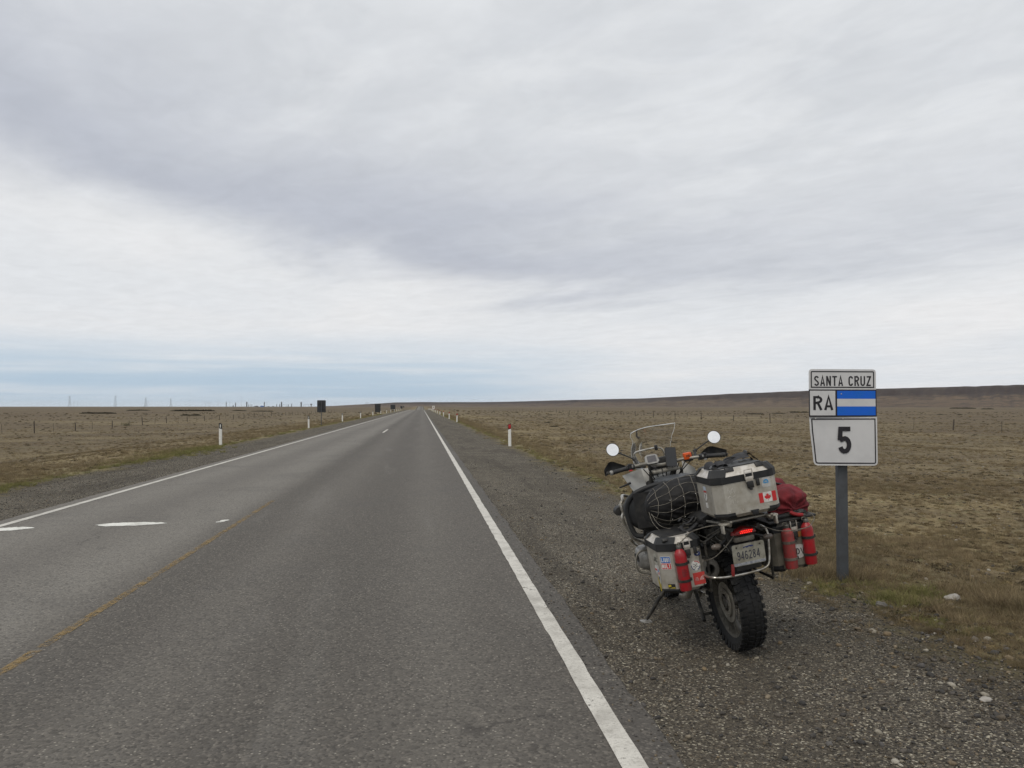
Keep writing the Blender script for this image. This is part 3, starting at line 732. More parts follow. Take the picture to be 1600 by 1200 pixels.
bm = B(); prism(bm, ell(.5, .5, 20, 0, 1.35), (0, -.006, 0), (1, 0, 0), (0, 0, 1), .002); obj('symbol', bm, mat('faded_symbol', (.3, .22, .2)), pn, smooth=False)
for s in (-.35, .35): bm = B(); box(bm, (s, .05, .6), (.07, .07, 1.2)); obj('post', bm, GALV, e)
tag(e, 'small white sign far off beyond the last right hand posts', 'road sign')
e = empty('guard_rail', (4.6, 395, -.1)); bm = B(); box(bm, (0, 0, .42), (3.0, .08, .3), bev=.02); obj('rail', bm, WHTP, e)
for s in (-1.2, 0, 1.2): bm = B(); box(bm, (s, .09, .2), (.12, .1, .5)); obj('post', bm, WHTP, e)
tag(e, 'low white rail across the culvert at the far crest of the road', 'guard rail')

# ================================================================ wire fences, one each side
def fence(name, x, y0, y1, step, label, big):
    f = empty(name, (x, y0, zt(x, y0))); n = 0; tops = []
    proto = {}
    bm = B(); lathe(bm, [(.065, -.3), (.06, 1.0), (.05, 1.26), (.03, 1.28)], (0, 0, 0), (0, 0, 1), 7); proto['post'] = obj('post', bm, WOOD, f)
    bm = B(); box(bm, (0, 0, .6), (.03, .04, 1.1)); proto['dropper'] = obj('dropper', bm, WOOD, f)
    y = y0; k = 0; cnt = {'post': 0, 'dropper': 0}
    while y < y1:
        xx = x + .25 * noise.noise(Vector((y * .4, x, 0))); z = zt(xx, y)
        nm = 'post' if k % 2 == 0 else 'dropper'
        if cnt[nm] < 48:
            o = proto[nm] if cnt[nm] == 0 else proto[nm].copy()
            if cnt[nm]: COL.objects.link(o); o.parent = f
            cnt[nm] += 1
            o.location = (xx - x, y - y0, z - zt(x, y0)); hs = random.uniform(.78, 1.08) * (1 if k % big else 1.12)
            o.scale = (1, 1, hs); o.rotation_euler = (RD(random.uniform(-4, 4)), RD(random.uniform(-4, 4)), random.random() * 3)
        tops.append(Vector((xx - x, y - y0, z - zt(x, y0)))); y += step * random.uniform(.85, 1.15) / (1 if nm == 'post' else 1); k += 1
    bm = B()
    for h in (.35, .6, .85, 1.08): tube(bm, [p + Vector((0, 0, h)) for p in tops], .004, 4)
    obj('wire', bm, WIRE, f, smooth=False)
    tag(f, label, 'fence')
fence('wire_fence', -45, 60, 620, 6.1, 'low wire fence on thin dark wooden posts crossing the plain on the left', 6)
fence('wire_fence', 51.5, 46, 700, 7.2, 'low wire fence on dark wooden posts across the plain on the right', 5)

# ================================================================ far pylons and industrial plant on the horizon
def far(px_, dist):
    az = math.atan((px_ - 800) / 1250) + RD(6.43); dd = dist / cos(az - RD(6.43)); return dd * sin(az), dd * cos(az)
FD = 3600
def lattice(px_, toppx, wpx, label, kind='a', dist=FD, th=.24):
    x, y = far(px_, dist); h = (635.2 - toppx) / 1250 * dist + 1; w = wpx / 1250 * dist
    e = empty('power_pylon', (x, y, -1.5)); e.rotation_euler = (0, 0, -math.atan2(x, y) + .3)
    bm = B(); h += 1.5
    if kind == 'a':
        wt = w * .18
        for sx, sy in ((-1, -1), (1, -1), (1, 1), (-1, 1)): tube(bm, [(sx * w / 2, sy * w / 2, 0), (sx * wt, sy * wt, h * .62), (sx * wt * .6, sy * wt * .6, h)], th, 4)
        L = 7
        for k in range(L):
            z0, z1 = h * .62 * k / L, h * .62 * (k + 1) / L
            w0 = w / 2 + (wt - w / 2) * k / L; w1 = w / 2 + (wt - w / 2) * (k + 1) / L
            for s in (-1, 1): tube(bm, [(-w0, s * w0, z0), (w1, s * w1, z1)], th * .6, 3); tube(bm, [(w0, s * w0, z0), (-w1, s * w1, z1)], th * .6, 3)
        obj('lattice', bm, PYL, e, smooth=False); bm = B()
        for z_ in (.70, .82, .94): tube(bm, [(-w * .55, 0, h * z_), (w * .55, 0, h * z_)], th * .9, 4)
        obj('cross_arm', bm, PYL, e, smooth=False)
    elif kind == 'p':
        for s in (-1, 1): tube(bm, [(s * w * .18, 0, 0), (s * w * .14, 0, h * .5), (s * w * .5, 0, h * .9), (s * w * .42, 0, h)], th, 4)
        obj('lattice', bm, PYL, e, smooth=False); bm = B(); tube(bm, [(-w * .62, 0, h * .9), (w * .62, 0, h * .9)], th * 1.2, 4); tube(bm, [(-w * .45, 0, h * .74), (w * .45, 0, h * .74)], th, 4)
        obj('cross_arm', bm, PYL, e, smooth=False)
    else:
        tube(bm, [(0, 0, 0), (0, 0, h)], th * 1.1, 5); obj('mast', bm, PYL, e, smooth=False); bm = B(); tube(bm, [(-w / 2, 0, h * .86), (w / 2, 0, h * .86)], th, 4); obj('cross_arm', bm, PYL, e, smooth=False)
    tag(e, label, 'pylon', 'power line pylons on the left horizon')
lattice(109, 618.5, 4, 'tall lattice pylon standing farthest left of the tall ones on the horizon')
lattice(180.5, 618.5, 4, 'tall lattice pylon on the horizon, second tall one from the left')
lattice(228, 621, 3.4, 'lattice pylon between two thin poles on the left horizon')
lattice(267, 622.5, 2.6, 'slim lattice pylon on the horizon left of the first white post')
for p_, tp_, l in ((115.5, 626.5, 'thin faint pole just right of the leftmost pylon'), (121.5, 626, 'thin faint pole, second right of the leftmost pylon'), (225.5, 626, 'thin pole close left of the third tall pylon'), (231.5, 626, 'thin pole close right of the third tall pylon'), (297, 624.5, 'slim pole right of the fourth pylon'), (321.5, 626, 'faint pole just left of the wide headed pylon'), (341, 626, 'faint pole between wide headed pylon and first chimney'), (359, 627, 'faint pole right of the leftmost chimney'), (417, 628.5, 'faint pole right of the third thick chimney')):
    lattice(p_, tp_, 1.8, l, 'm')
lattice(327, 628.3, 5.2, 'wide headed low pylon left of the plant chimneys', 'p')
lattice(377, 618.8, 1.4, 'very tall thin mast rising above the industrial plant', 'm', th=.22)
lattice(573.2, 628.4, 4.6, 'wide headed pylon between the first two dark signs', 'p', dist=4400, th=.3)
lattice(741, 622.5, 1.8, 'faint thin mast above the escarpment right of the road', 'm', dist=6500, th=.3); lattice(765, 622.8, 1.8, 'faint thin mast above the escarpment, right one of two', 'm', dist=6500, th=.3)
lattice(768, 624, 1.2, 'short faint mast beside the right mast above the escarpment', 'm', dist=6500, th=.3)
def stack(px_, toppx, wpx, label, cat='chimney'):
    x, y = far(px_, FD); h = (635.2 - toppx) / 1250 * FD + 2; r = wpx / 2500 * FD
    e = empty('plant_chimney', (x, y, -1.5)); bm = B(); lathe(bm, [(r, 0), (r, h * .93), (r * 1.15, h * .94), (r * 1.15, h * .96), (r * .85, h)], (0, 0, 0), (0, 0, 1), 12); obj('shaft', bm, PLANT, e)
    bm = B(); lathe(bm, [(r * 1.5, h * .62), (r * 1.5, h * .65)], (0, 0, 0), (0, 0, 1), 12); obj('platform', bm, PLANT, e); tag(e, label, cat, 'chimneys of the industrial plant on the horizon')
for p_, tp_, w_, l in ((353.6, 627.5, 1.0, 'slim dark chimney at the left end of the industrial plant'), (368.3, 629, 1.2, 'short pale chimney left of the tall thin mast'), (385.8, 627.6, 1.7, 'thick dark chimney left of the domes'), (413.2, 628, 1.2, 'dark chimney just right of the blue dome'), (440, 627.8, 1.7, 'thick dark chimney in the middle of the plant right of the domes'), (470.7, 628.1, 1.9, 'thickest dark chimney near the right end of the plant'),
    (388.5, 631.5, .6, 'tiny stack just right of the thick chimney by the dome'), (391, 631.3, .6, 'tiny stack midway between chimney and dark dome'), (393.6, 631.6, .6, 'tiny stack just left of the dark dome'), (432.5, 631.4, .9, 'small stack left of the middle chimney pair'), (437.3, 631.4, 1.1, 'short stack touching the middle thick chimney'), (450.5, 631.8, .9, 'small stack right of the low beam'), (455.8, 630.4, 1.0, 'small stack at mid distance between beam and thickest chimney'), (364.5, 633, 1.4, 'stubby stack beside the short pale chimney')):
    stack(p_, tp_, w_, l)
def dome(px_, w, h, m, label):
    x, y = far(px_, FD); r = w / 2500 * FD; hh = h / 1250 * FD; e = empty('storage_dome', (x, y, -1.2)); bm = B(); n = 6
    lathe(bm, [(r * 1.02, 0), (r * 1.02, 2)] + [(r * cos(pi / 2 * k / n), 2 + hh * sin(pi / 2 * k / n)) for k in range(n + 1)], (0, 0, 0), (0, 0, 1), 20); tag(obj('roof', bm, m, e), None); tag(e, label, 'dome', 'storage domes of the industrial plant')
dome(401.3, 5.4, 1.4, PLANT, 'dark storage dome at the industrial plant'); dome(409.7, 6.2, 1.5, DOMEB, 'blue storage dome beside the dark one')
def portal(p0, p1, toppx, label):
    x0, y0 = far(p0, FD); x1, y1 = far(p1, FD); h = (635.2 - toppx) / 1250 * FD + 2
    e = empty('gantry', (x0, y0, -1.5)); bm = B(); d = (x1 - x0, y1 - y0)
    tube(bm, [(0, 0, h), (d[0], d[1], h)], .45, 5); obj('beam', bm, PLANT, e); 
    for k in (0, 1): bm = B(); tube(bm, [(d[0] * k, d[1] * k, 0), (d[0] * k, d[1] * k, h)], .4, 5); obj('leg', bm, PLANT, e)
    tag(e, label, 'gantry')
portal(441.8, 447.8, 632.4, 'low horizontal pipe gantry right of the middle thick chimney'); portal(474, 482.8, 632.2, 'long low pipe gantry at the right end of the plant')
x, y = far(486.4, FD); e = empty('boiler_house', (x, y, -1.5)); bm = B(); box(bm, (0, 0, 5), (4.4, 5, 14)); obj('wall', bm, GALV, e); bm = B(); box(bm, (0, 0, 12.6), (8, 6, 4.6)); obj('roof', bm, PLANT, e); tag(e, 'pale blocky tower building at the right end of the plant', 'building')
for p_, w_, l in ((398, 3, 'low shed left of the dark dome'), (427, 4, 'low pale shed between the dome and middle chimney'), (420, 3, 'low shed right of the third chimney')):
    x, y = far(p_, FD); e = empty('plant_shed', (x, y, -1.5)); bm = B(); w_ = w_ / 1250 * FD; box(bm, (0, 0, 1.6), (w_, 8, 3.2)); obj('wall', bm, GALV, e); bm = B(); prism(bm, [(-w_ / 2 - .3, 3.2), (w_ / 2 + .3, 3.2), (0, 4.6)], (0, -4.2, 0), (1, 0, 0), (0, 0, 1), -8.4); obj('roof', bm, PLANT, e); tag(e, l, 'shed', 'sheds of the industrial plant')

# ================================================================ shrubs on the steppe
SHD = mat('shrub_dark', (.032, .028, .018), (.06, .052, .028), .9, 0, 6)
SHG = mat('shrub_olive', (.062, .062, .03), (.10, .092, .045), .9, 0, 5)
STEM = mat('shrub_stem', (.07, .055, .04), (.11, .09, .065), .9)
from mathutils.bvhtree import BVHTree
def shrub(x, y, w, h, d, label, m=SHD, seed=0, n=None, group='dark shrubs dotted over the plain'):
    Rn = random.Random(seed * 13 + 5); e = empty('shrub', (x, y, zt(x, y) - .03)); n = n or 420
    bm = B(); lobes = [(Rn.uniform(-.36, .36), Rn.uniform(-.36, .36), Rn.uniform(.35, 1)) for _ in range(6)]
    s = max(w, d) * .03 + .004
    for i in range(n):
        lx, ly, lh = lobes[i % 6]; v = Vector((Rn.gauss(0, 1), Rn.gauss(0, 1), abs(Rn.gauss(0, 1)) + .1)).normalized() * Rn.uniform(.5, 1)
        c = Vector(((lx + v.x * .26) * w, (ly + v.y * .26) * d, v.z * h * lh)); u = Vector((Rn.uniform(-1, 1), Rn.uniform(-1, 1), Rn.uniform(-.4, 1))).normalized(); q = u.orthogonal().normalized() * s * .5; k = s * Rn.uniform(.6, 1.5)
        bm.faces.new([bm.verts.new(c + u * k), bm.verts.new(c + q), bm.verts.new(c - u * k), bm.verts.new(c - q)])
    me = bpy.data.meshes.new('foliage'); bm.to_mesh(me); bm.free(); me.materials.append(m); o = bpy.data.objects.new('foliage', me); COL.objects.link(o); o.parent = e
    bm = B()
    for lx, ly, lh in lobes: tube(bm, [(0, 0, -.02), (lx * w * .6, ly * d * .6, h * lh * .4), (lx * w, ly * d, h * lh * .85)], [s * .5, s * .18], 4)
    obj('stem', bm, STEM, e); tag(e, label, 'shrub', group)
def gp(px_, py_, z):                       # where a photo bearing meets ground of height z
    dx = (px_ - 800) / 1250; p = RD(1.604); dyv = -(py_ - 600) / 1250
    f = cos(p) - dyv * sin(p); u = sin(p) + dyv * cos(p); tq = (z - CAM_H) / u
    a = RD(6.43); return tq * (dx * cos(a) + f * sin(a)), tq * (-dx * sin(a) + f * cos(a))
SH = [(197, 664.5, 13, 7, 'lone bushy olive shrub beyond the left fence', SHG), (264, 649, 3.5, 2, 'small dark bush right of the left hedge clump', SHD), (228, 648, 6, 2.5, 'dark bush midway on the left plain under the third pylon', SHD), (271, 649.5, 2.2, 1.4, 'tiny dark bush left of the second hedge clump', SHD),
 (856, 661, 11, 4.2, 'dark shrub right of the nearest red post', SHD), (866, 667, 15, 5.5, 'larger dark olive shrub, lower of the pair right of the red post', SHD), (875, 645, 6, 2.2, 'small dark shrub far behind the left mirror', SHD), (809, 645, 5, 1.8, 'small dark shrub above the nearest red post', SHD), (773, 644, 4, 1.4, 'tiny dark shrub left of the far small shrub', SHD),
 (984, 662, 7, 3, 'dark shrub just behind the windscreen', SHD), (970, 667, 8, 3, 'low brown shrub left of the windscreen', SHD), (957, 671.5, 12, 3, 'flat wide dark shrub above the left mirror', SHD), (921, 672.5, 10, 2.4, 'flat dark shrub left of the left mirror', SHD), (902, 672.5, 9, 2.6, 'low brown shrub, left one of the flat pair', SHD), (1053, 693, 12, 5, 'dark shrub seen just right of the windscreen edge', SHD),
 (54, 661, 3, 1.6, 'tiny dark shrub at the far left', SHD), (62, 688, 8, 3, 'brown shrub low on the left by the fence post', SHD), (30, 684, 5, 2, 'small brown shrub at the left picture edge', SHD), (182, 683, 5, 2, 'small brown shrub below the lone olive one', SHD), (1195, 712, 14, 4, 'dull brown shrub above the top case', SHD)]
for i, (a, b, w, h, l, m) in enumerate(SH):
    z = -1.4 if a < 500 else -.35 if b > 655 else -.7
    x, y = gp(a, b, z); k = math.hypot(x, y) / 1250
    for _ in range(3): x, y = gp(a, b, zt(x, y))
    k = math.hypot(x, y) / 1250
    shrub(x, y, w * k, h * k, w * k * .8, l, m, i, group=None if m is SHG else 'dark shrubs dotted over the plain')
x, y = gp(1590, 891, 0); shrub(x, y, .24, .09, .2, 'near dark leafy shrub cut by the right picture edge', SHD, 40, 900)
HG = [(152, 646.3, 46, 2.2, 'long dark hedge clump on the left plain below the pylons'), (296, 649.6, 30, 2.8, 'short thick dark hedge clump left of the first white post'), (225, 642.2, 44, 1.1, 'thin dark strip of scrub beyond the left hedge'), (300, 642.6, 70, 1.1, 'long thin strip of scrub, farther left of the chimneys'), (372, 642.4, 24, 1.2, 'thin strip of scrub under the slim chimneys'), (410, 643, 34, 1, 'thin strip of scrub under the blue dome'),
 (1176, 647.4, 30, 2.0, 'dark hedge strip behind the right mirror'), (1216, 646.6, 22, 1.8, 'dark hedge strip in the middle between mirror and sign'), (1250, 646, 27, 2, 'dark hedge strip just left of the sign'), (1505, 638.6, 34, 1.8, 'dark scrub strip near the foot of the hill at right'), (1545, 639.6, 20, 1.8, 'dark scrub strip farthest right below the hill'), (1470, 648.4, 12, 1.8, 'small dark scrub patch right of the sign'), (1500, 648.4, 10, 1.6, 'small dark scrub patch, right one of two')]
for i, (a, b, w, h, l) in enumerate(HG):
    x, y = gp(a, b, -1.0)
    for _ in range(4): x, y = gp(a, b, zt(x, y))
    k = math.hypot(x, y) / 1250; shrub(x, y, w * k, h * k * 1.1, max(2, h * k * 3), l, SHD, 60 + i, 900, 'long hedge like scrub strips')
# ================================================================ the motorcycle, in its own frame: x right, y forward, z up
BK = empty('motorcycle', (2.179, 5.296, 0), (0, RD(-10), RD(.5)))
tag(BK, 'loaded black and white touring motorcycle with metal cases leaning on its side stand', 'motorcycle')
BM = Matrix.Translation(BK.location) @ BK.rotation_euler.to_matrix().to_4x4()
def held(name, o, label, cat, group=None):
    """a thing carried by the motorcycle: its own top-level object, standing at o in the motorcycle's frame"""
    e = empty(name, BM @ Vector(o), BK.rotation_euler); tag(e, label, cat, group); return e
def shift(bm, o): bmesh.ops.transform(bm, matrix=Matrix.Translation(-Vector(o)), verts=bm.verts)
EX, EY, EZ = Vector((1, 0, 0)), Vector((0, 1, 0)), Vector((0, 0, 1))

# ---- wheels
def wheel(name, y, R_, wt, rimr, knob, disc):
    bm = B(); c = (0, y, R_ - .004); hw = wt / 2; th = R_ - rimr
    prof = [(rimr - .006, -hw * .62), (rimr + th * .25, -hw * .86), (rimr + th * .6, -hw * .97), (R_ - .034, -hw * .84), (R_ - .018, -hw * .55), (R_ - .012, 0), (R_ - .018, hw * .55), (R_ - .034, hw * .84), (rimr + th * .6, hw * .97), (rimr + th * .25, hw * .86), (rimr - .006, hw * .62)]
    lathe(bm, prof, c, (1, 0, 0), 64, caps=False)
    wl = obj('tyre', bm, RUB, None)
    root = empty(name, (0, 0, 0)); root.parent = BK; wl.parent = root
    n = knob; bm = B(); C_ = Vector(c)
    for i in range(n):
        for k, (xx, off, sl) in enumerate(((-hw * .70, 0, .28), (-hw * .24, .5, 0), (hw * .24, 0, 0), (hw * .70, .5, -.28))):
            a = 2 * pi * (i + off) / n; rad = Vector((0, cos(a), sin(a))); tan_ = Vector((0, -sin(a), cos(a)))
            dx = abs(xx) / hw; r0 = R_ - .012 - .022 * dx * dx; tilt = math.atan2(xx, hw) * .9
            up = (rad * cos(tilt) + EX * sin(tilt)).normalized(); sd_ = tan_.cross(up).normalized(); sd_ = (sd_ + tan_ * sl).normalized(); t2 = up.cross(sd_).normalized()
            Mx = Matrix((sd_, t2, up)).transposed().to_4x4(); Mx.translation = C_ + rad * (r0 - .004) + EX * xx
            g = bmesh.ops.create_cube(bm, size=1); s_ = (hw * (.44 if k in (1, 2) else .42), 2 * pi * R_ / n * .70, .016)
            for v in g['verts']:
                if v.co.z > 0: v.co.x *= .86; v.co.y *= .86
            bmesh.ops.transform(bm, matrix=Mx @ Matrix.Diagonal((*s_, 1)), verts=g['verts'])
        for s in (-1, 1):                                   # shoulder lugs running down the side wall
            a = 2 * pi * (i + (0 if s < 0 else .5)) / n; rad = Vector((0, cos(a), sin(a))); tan_ = Vector((0, -sin(a), cos(a)))
            Mx = Matrix((EX, tan_, rad)).transposed().to_4x4(); Mx.translation = C_ + rad * (R_ - .040) + EX * s * (hw * .93)
            g = bmesh.ops.create_cube(bm, size=1); bmesh.ops.transform(bm, matrix=Mx @ Matrix.Rotation(s * .25, 4, 'Y') @ Matrix.Diagonal((.016, 2 * pi * R_ / n * .5, .040, 1)), verts=g['verts'])
    kn = obj('tread', bm, RUB, root, smooth=False)
    bm = B(); rw = hw * .66
    lathe(bm, [(rimr - .002, -rw), (rimr + .004, -rw - .004), (rimr + .002, -rw + .010), (rimr - .018, -rw * .5), (rimr - .026, 0), (rimr - .018, rw * .5), (rimr + .002, rw - .010), (rimr + .004, rw + .004), (rimr - .002, rw), (rimr - .010, rw - .004), (rimr - .026, rw * .5), (rimr - .034, 0), (rimr - .026, -rw * .5), (rimr - .010, -rw + .004)], c, (1, 0, 0), 56, caps=False, loop=True)
    obj('rim', bm, RIM, root)
    bm = B(); lathe(bm, [(.0001, -hw * .82), (.032, -hw * .82), (.040, -hw * .62), (.052, -hw * .58), (.054, -hw * .4), (.036, -hw * .3), (.034, hw * .3), (.055, hw * .45), (.055, hw * .7), (.03, hw * .8), (.0001, hw * .8)], c, (1, 0, 0), 24); obj('hub', bm, GREYP, root)
    bm = B(); m_ = 20
    for i in range(m_):
        for s in (-1, 1):
            a = 2 * pi * (i + (.25 if s > 0 else 0)) / m_; b_ = a + s * .38 * (1 if i % 2 else -1)
            tube(bm, [Vector(c) + Vector((s * hw * .5, cos(a) * .05, sin(a) * .05)), Vector(c) + Vector((s * rw * .93, cos(b_) * (rimr - .008), sin(b_) * (rimr - .008)))], .0021, 4)
    obj('spokes', bm, RIM, root)
    for dx in disc:
        bm = B(); r0, r1 = (.085, .135) if len(disc) == 1 else (.10, .152)
        lathe(bm, [(r0, dx - .0025), (r1, dx - .0025), (r1, dx + .0025), (r0, dx + .0025)], c, (1, 0, 0), 40, caps=False, loop=True)
        for k in range(6):
            a = 2 * pi * k / 6; tube(bm, [Vector(c) + Vector((dx * .8, cos(a) * .04, sin(a) * .04)), Vector(c) + Vector((dx, cos(a + .3) * (r0 + .005), sin(a + .3) * (r0 + .005)))], .006, 5)
        obj('brake_disc', bm, ALUD, root)
    return root
rw_ = wheel('rear_wheel', 0, .335, .158, .232, 38, (-.052,))
bm = B(); C0 = Vector((0, 0, .331))
lathe(bm, [(.062, -.066), (.098, -.068), (.098, -.060), (.062, -.058)], C0, (1, 0, 0), 36, caps=False, loop=True)
for k in range(12):
    a = 2 * pi * k / 12; lathe(bm, [(.0001, -.072), (.006, -.072), (.006, -.066)], C0 + Vector((0, cos(a) * .081, sin(a) * .081)), (1, 0, 0), 8)
obj('sensor_ring', bm, ALUD, rw_)
wheel('front_wheel', 1.507, .34, .118, .246, 30, (-.075, .075))

# ---- drive train, engine and frame (dark, mostly in shade)
bm = B(); tube(bm, [(.105, 0, .331), (.10, .25, .37), (.085, .52, .42)], [.055, .045], 14, sm=3); obj('swingarm', bm, GREYP, BK)
bm = B(); lathe(bm, [(.0001, .075), (.075, .075), (.088, .10), (.08, .15), (.05, .175), (.0001, .18)], C0, (1, 0, 0), 26); obj('final_drive', bm, GREYP, BK)
bm = B(); tube(bm, [(.06, .10, .42), (.05, .32, .80)], .024, 10); obj('shock_absorber', bm, BLKD, BK)
bm = B(); C1 = Vector((.05, .19, .57)); pts = [C1 + Vector((cos(k * .55) * .038, -.06 + k * .0011 * 0 + sin(k * .55) * .038, -.10 + k * .0024)) + Vector((0, .0022 * k * .45, 0)) for k in range(90)]; tube(bm, pts, .006, 5); obj('spring', bm, BLKD, BK)
bm = B(); box(bm, (0, .86, .50), (.30, .34, .34), bev=.03); box(bm, (0, .58, .48), (.24, .28, .28), bev=.03); ball(bm, (0, 1.04, .50), (.14, .06, .14)); obj('engine_block', bm, GREYP, BK)
def cylinder(s):
    bm = B(); ax = Vector((s, -.05, .06)).normalized(); o = Vector((s * .12, .97, .50))
    prof = [(.078, 0)]
    for k in range(9): prof += [(.078, .02 + k * .012), (.098, .021 + k * .012), (.098, .026 + k * .012), (.078, .027 + k * .012)]
    prof += [(.06, .135)]; lathe(bm, prof, o, ax, 26); cyl = obj('cylinder', bm, GREYP, BK)
    bm = B(); rot = ax.to_track_quat('X', 'Z').to_euler()
    oc = o + ax * .185
    rings = []
    for k, (xx, sc) in enumerate(((-.05, .98), (-.02, 1.02), (.02, 1.0), (.045, .93), (.062, .80), (.072, .6), (.076, .3))):
        rings.append([oc + ax * xx + Vector((0, py_ * sc, pz_ * sc)) for py_, pz_ in rrect(.225, .185, .075, 6)])
    loft(bm, rings); hc = obj('valve_cover', bm, GREYL, cyl)
    bm = B(); rings = [[oc + ax * xx + Vector((0, py_, pz_ + .005)) for py_, pz_ in rrect(a_, b_, min(a_, b_) * .35, 5)] for xx, a_, b_ in ((.060, .105, .062), (.0815, .10, .057), (.076, .085, .046))]
    loft(bm, rings); obj('recess', bm, BLK, hc)
    bm = B(); tube(bm, [oc + Vector((-s * .10, -.13, .06)), oc + Vector((s * .06, -.13, .085)), oc + Vector((s * .115, -.125, .03)), oc + Vector((s * .105, -.12, -.07)), oc + Vector((-s * .03, -.10, -.12)), oc + Vector((-s * .14, -.05, -.14))], .008, 10, sm=5); obj('cylinder_guard', bm, ALUD, cyl)
    bm = B(); tube(bm, [o + Vector((s * .1, -.06, .04)), o + Vector((s * .08, -.25, .10)), o + Vector((-s * .02, -.36, .18))], [.03, .034], 12, sm=4); obj('intake', bm, BLK, cyl)
    bm = B(); tube(bm, [o + Vector((s * .12, .09, -.02)), o + Vector((s * .12, .15, -.14)), o + Vector((-s * .02, .08, -.22)), (s * -.02, .7, .2)], .019, 10, sm=5); obj('exhaust_header', bm, STEEL, cyl)
cylinder(-1); cylinder(1)
bm = B()
for s in (-1, 1):
    tube(bm, [(s * .12, .42, .82), (s * .13, .30, .84), (s * .10, -.05, .88), (s * .09, -.42, .90)], .013, 8)
    tube(bm, [(s * .12, .55, .45), (s * .12, .45, .80), (s * .06, 1.10, 1.02)], .017, 8); tube(bm, [(s * .12, .55, .50), (s * .10, .1, .82)], .012, 8)
obj('frame_tubes', bm, BLKD, BK)
bm = B(); tube(bm, [(-.12, .80, .20), (-.17, .45, .30), (-.185, .25, .50), (-.195, .12, .60)], .024, 12, sm=5); obj('exhaust_pipe', bm, STEEL, BK)
MO = Vector((-.192, -.20, .625)); mx = Vector((0, 1, -.12)).normalized()
bm = B(); lathe(bm, [(.030, .012), (.034, 0), (.060, .004), (.073, .035), (.076, .09), (.076, .34), (.05, .40), (.03, .43)], MO, mx, 28, caps=False); mf = obj('muffler', bm, GREYP, BK)
bm = B(); lathe(bm, [(.030, .01), (.030, .09), (.0001, .091)], MO, mx, 20, caps=False); obj('outlet', bm, BLK, mf)
# rear mudguard, plate carrier, tail
bm = B(); rings = []
for y_, z_, w_ in ((.34, .74, .16), (.12, .765, .17), (-.10, .80, .17), (-.26, .80, .16), (-.33, .74, .15), (-.36, .675, .12)):
    rings.append([(-w_ / 2, y_, z_ - .03), (-w_ / 2, y_ - .01, z_), (-w_ * .3, y_ - .014, z_ + .018), (w_ * .3, y_ - .014, z_ + .018), (w_ / 2, y_ - .01, z_), (w_ / 2, y_, z_ - .03), (0, y_ + .01, z_ - .02)])
loft(bm, rings); obj('rear_mudguard', bm, BLK, BK)
bm = B(); rings = []
for y_, hw_, z0, z1 in ((.15, .11, .80, .87), (-.12, .115, .80, .89), (-.28, .10, .81, .895), (-.335, .088, .805, .89)):
    rings.append([(-hw_, y_, z0), (hw_, y_, z0), (hw_ * 1.02, y_, (z0 + z1) / 2), (hw_ * .8, y_, z1), (-hw_ * .8, y_, z1), (-hw_ * 1.02, y_, (z0 + z1) / 2)])
loft(bm, rings); obj('tail_housing', bm, BLKD, BK)
tl = empty('tail_light', (.014, -.345, .864)); tl.parent = BK
bm = B(); rings = []
for y_, sc in ((.02, 1), (-.008, 1.0), (-.022, .9), (-.030, .7)):
    rings.append([(x_ * sc, y_, z_ * sc + (.006 if x_ == 0 else 0)) for x_, z_ in [(-.084, -.016), (-.05, -.024), (0, -.025), (.05, -.024), (.084, -.016), (.078, .004), (.05, .020), (0, .025), (-.05, .020), (-.078, .004)]])
loft(bm, rings); obj('lens', bm, REDL, tl)
bm = B(); rings = [[(x_, y_, z_) for x_, z_ in ell(.094, .026, 20, .006, .001)] for y_ in (-.027, -.0335)]; loft(bm, rings); obj('lit_strip', bm, BRK, tl)
for r_ in range(2):
    for k in range(7): bm = B(); ball(bm, (-.030 + .012 * k + .006 * (r_ % 2), -.034, -.005 + .011 * r_), (.0034, .002, .0034), sub=1); obj('led', bm, LED, tl)
bm = B(); box(bm, (.012, -.335, .815), (.135, .05, .035), bev=.01); obj('light_base', bm, mat('dusty_beige_plastic', (.17, .15, .12), (.11, .10, .08), .6, 0, 20), BK)
# licence plate
PU = Vector((1, 0, 0)); PV = Vector((0, -.10, 1)).normalized(); PO = Vector((.008, -.392, .727))
pl = None
bm = B(); prism(bm, rrect(.215, .14, .012, 4), PO, PU, PV, .003); pl = obj('licence_plate', bm, PLAT, BK, smooth=False)
PF = frame(PO + PU.cross(PV) * .0034, PU, PV)
letters('lettering', '946284', mat('plate_ink', (.045, .045, .06), None, .6), pl, PF @ Matrix.Translation((-.004, -.004, 0)), .056, .150, wt=.13, gap=.16, th=.0004)
bm = B(); prism(bm, rrect(.210, .017, .003, 3, 0, -.058), PO + PU.cross(PV) * .003, PU, PV, .001); obj('frame_strip', bm, mat('plate_frame_grey', (.33, .34, .36), (.2, .21, .24), .5, 0, 60, .4, .6), pl, smooth=False)
bm = B(); prism(bm, [(-.034, .041), (-.02, .046), (-.008, .041), (.006, .047), (.02, .043), (.036, .046), (.034, .052), (.008, .055), (-.014, .052), (-.034, .050)], PO + PU.cross(PV) * .003, PU, PV, .0006); obj('plate_script', bm, NAVY, pl, smooth=False)
for sx_ in (-1, 1):
    bm = B(); lathe(bm, [(.006, 0), (.005, .004), (.0001, .005)], PO + PU * sx_ * .078 + PV * .052 + PU.cross(PV) * .003, PU.cross(PV), 8); obj('bolt', bm, BLKD, pl)
bm = B(); box(bm, (.0, -.375, .71), (.17, .02, .17), bev=.006); obj('plate_carrier', bm, BLK, BK)
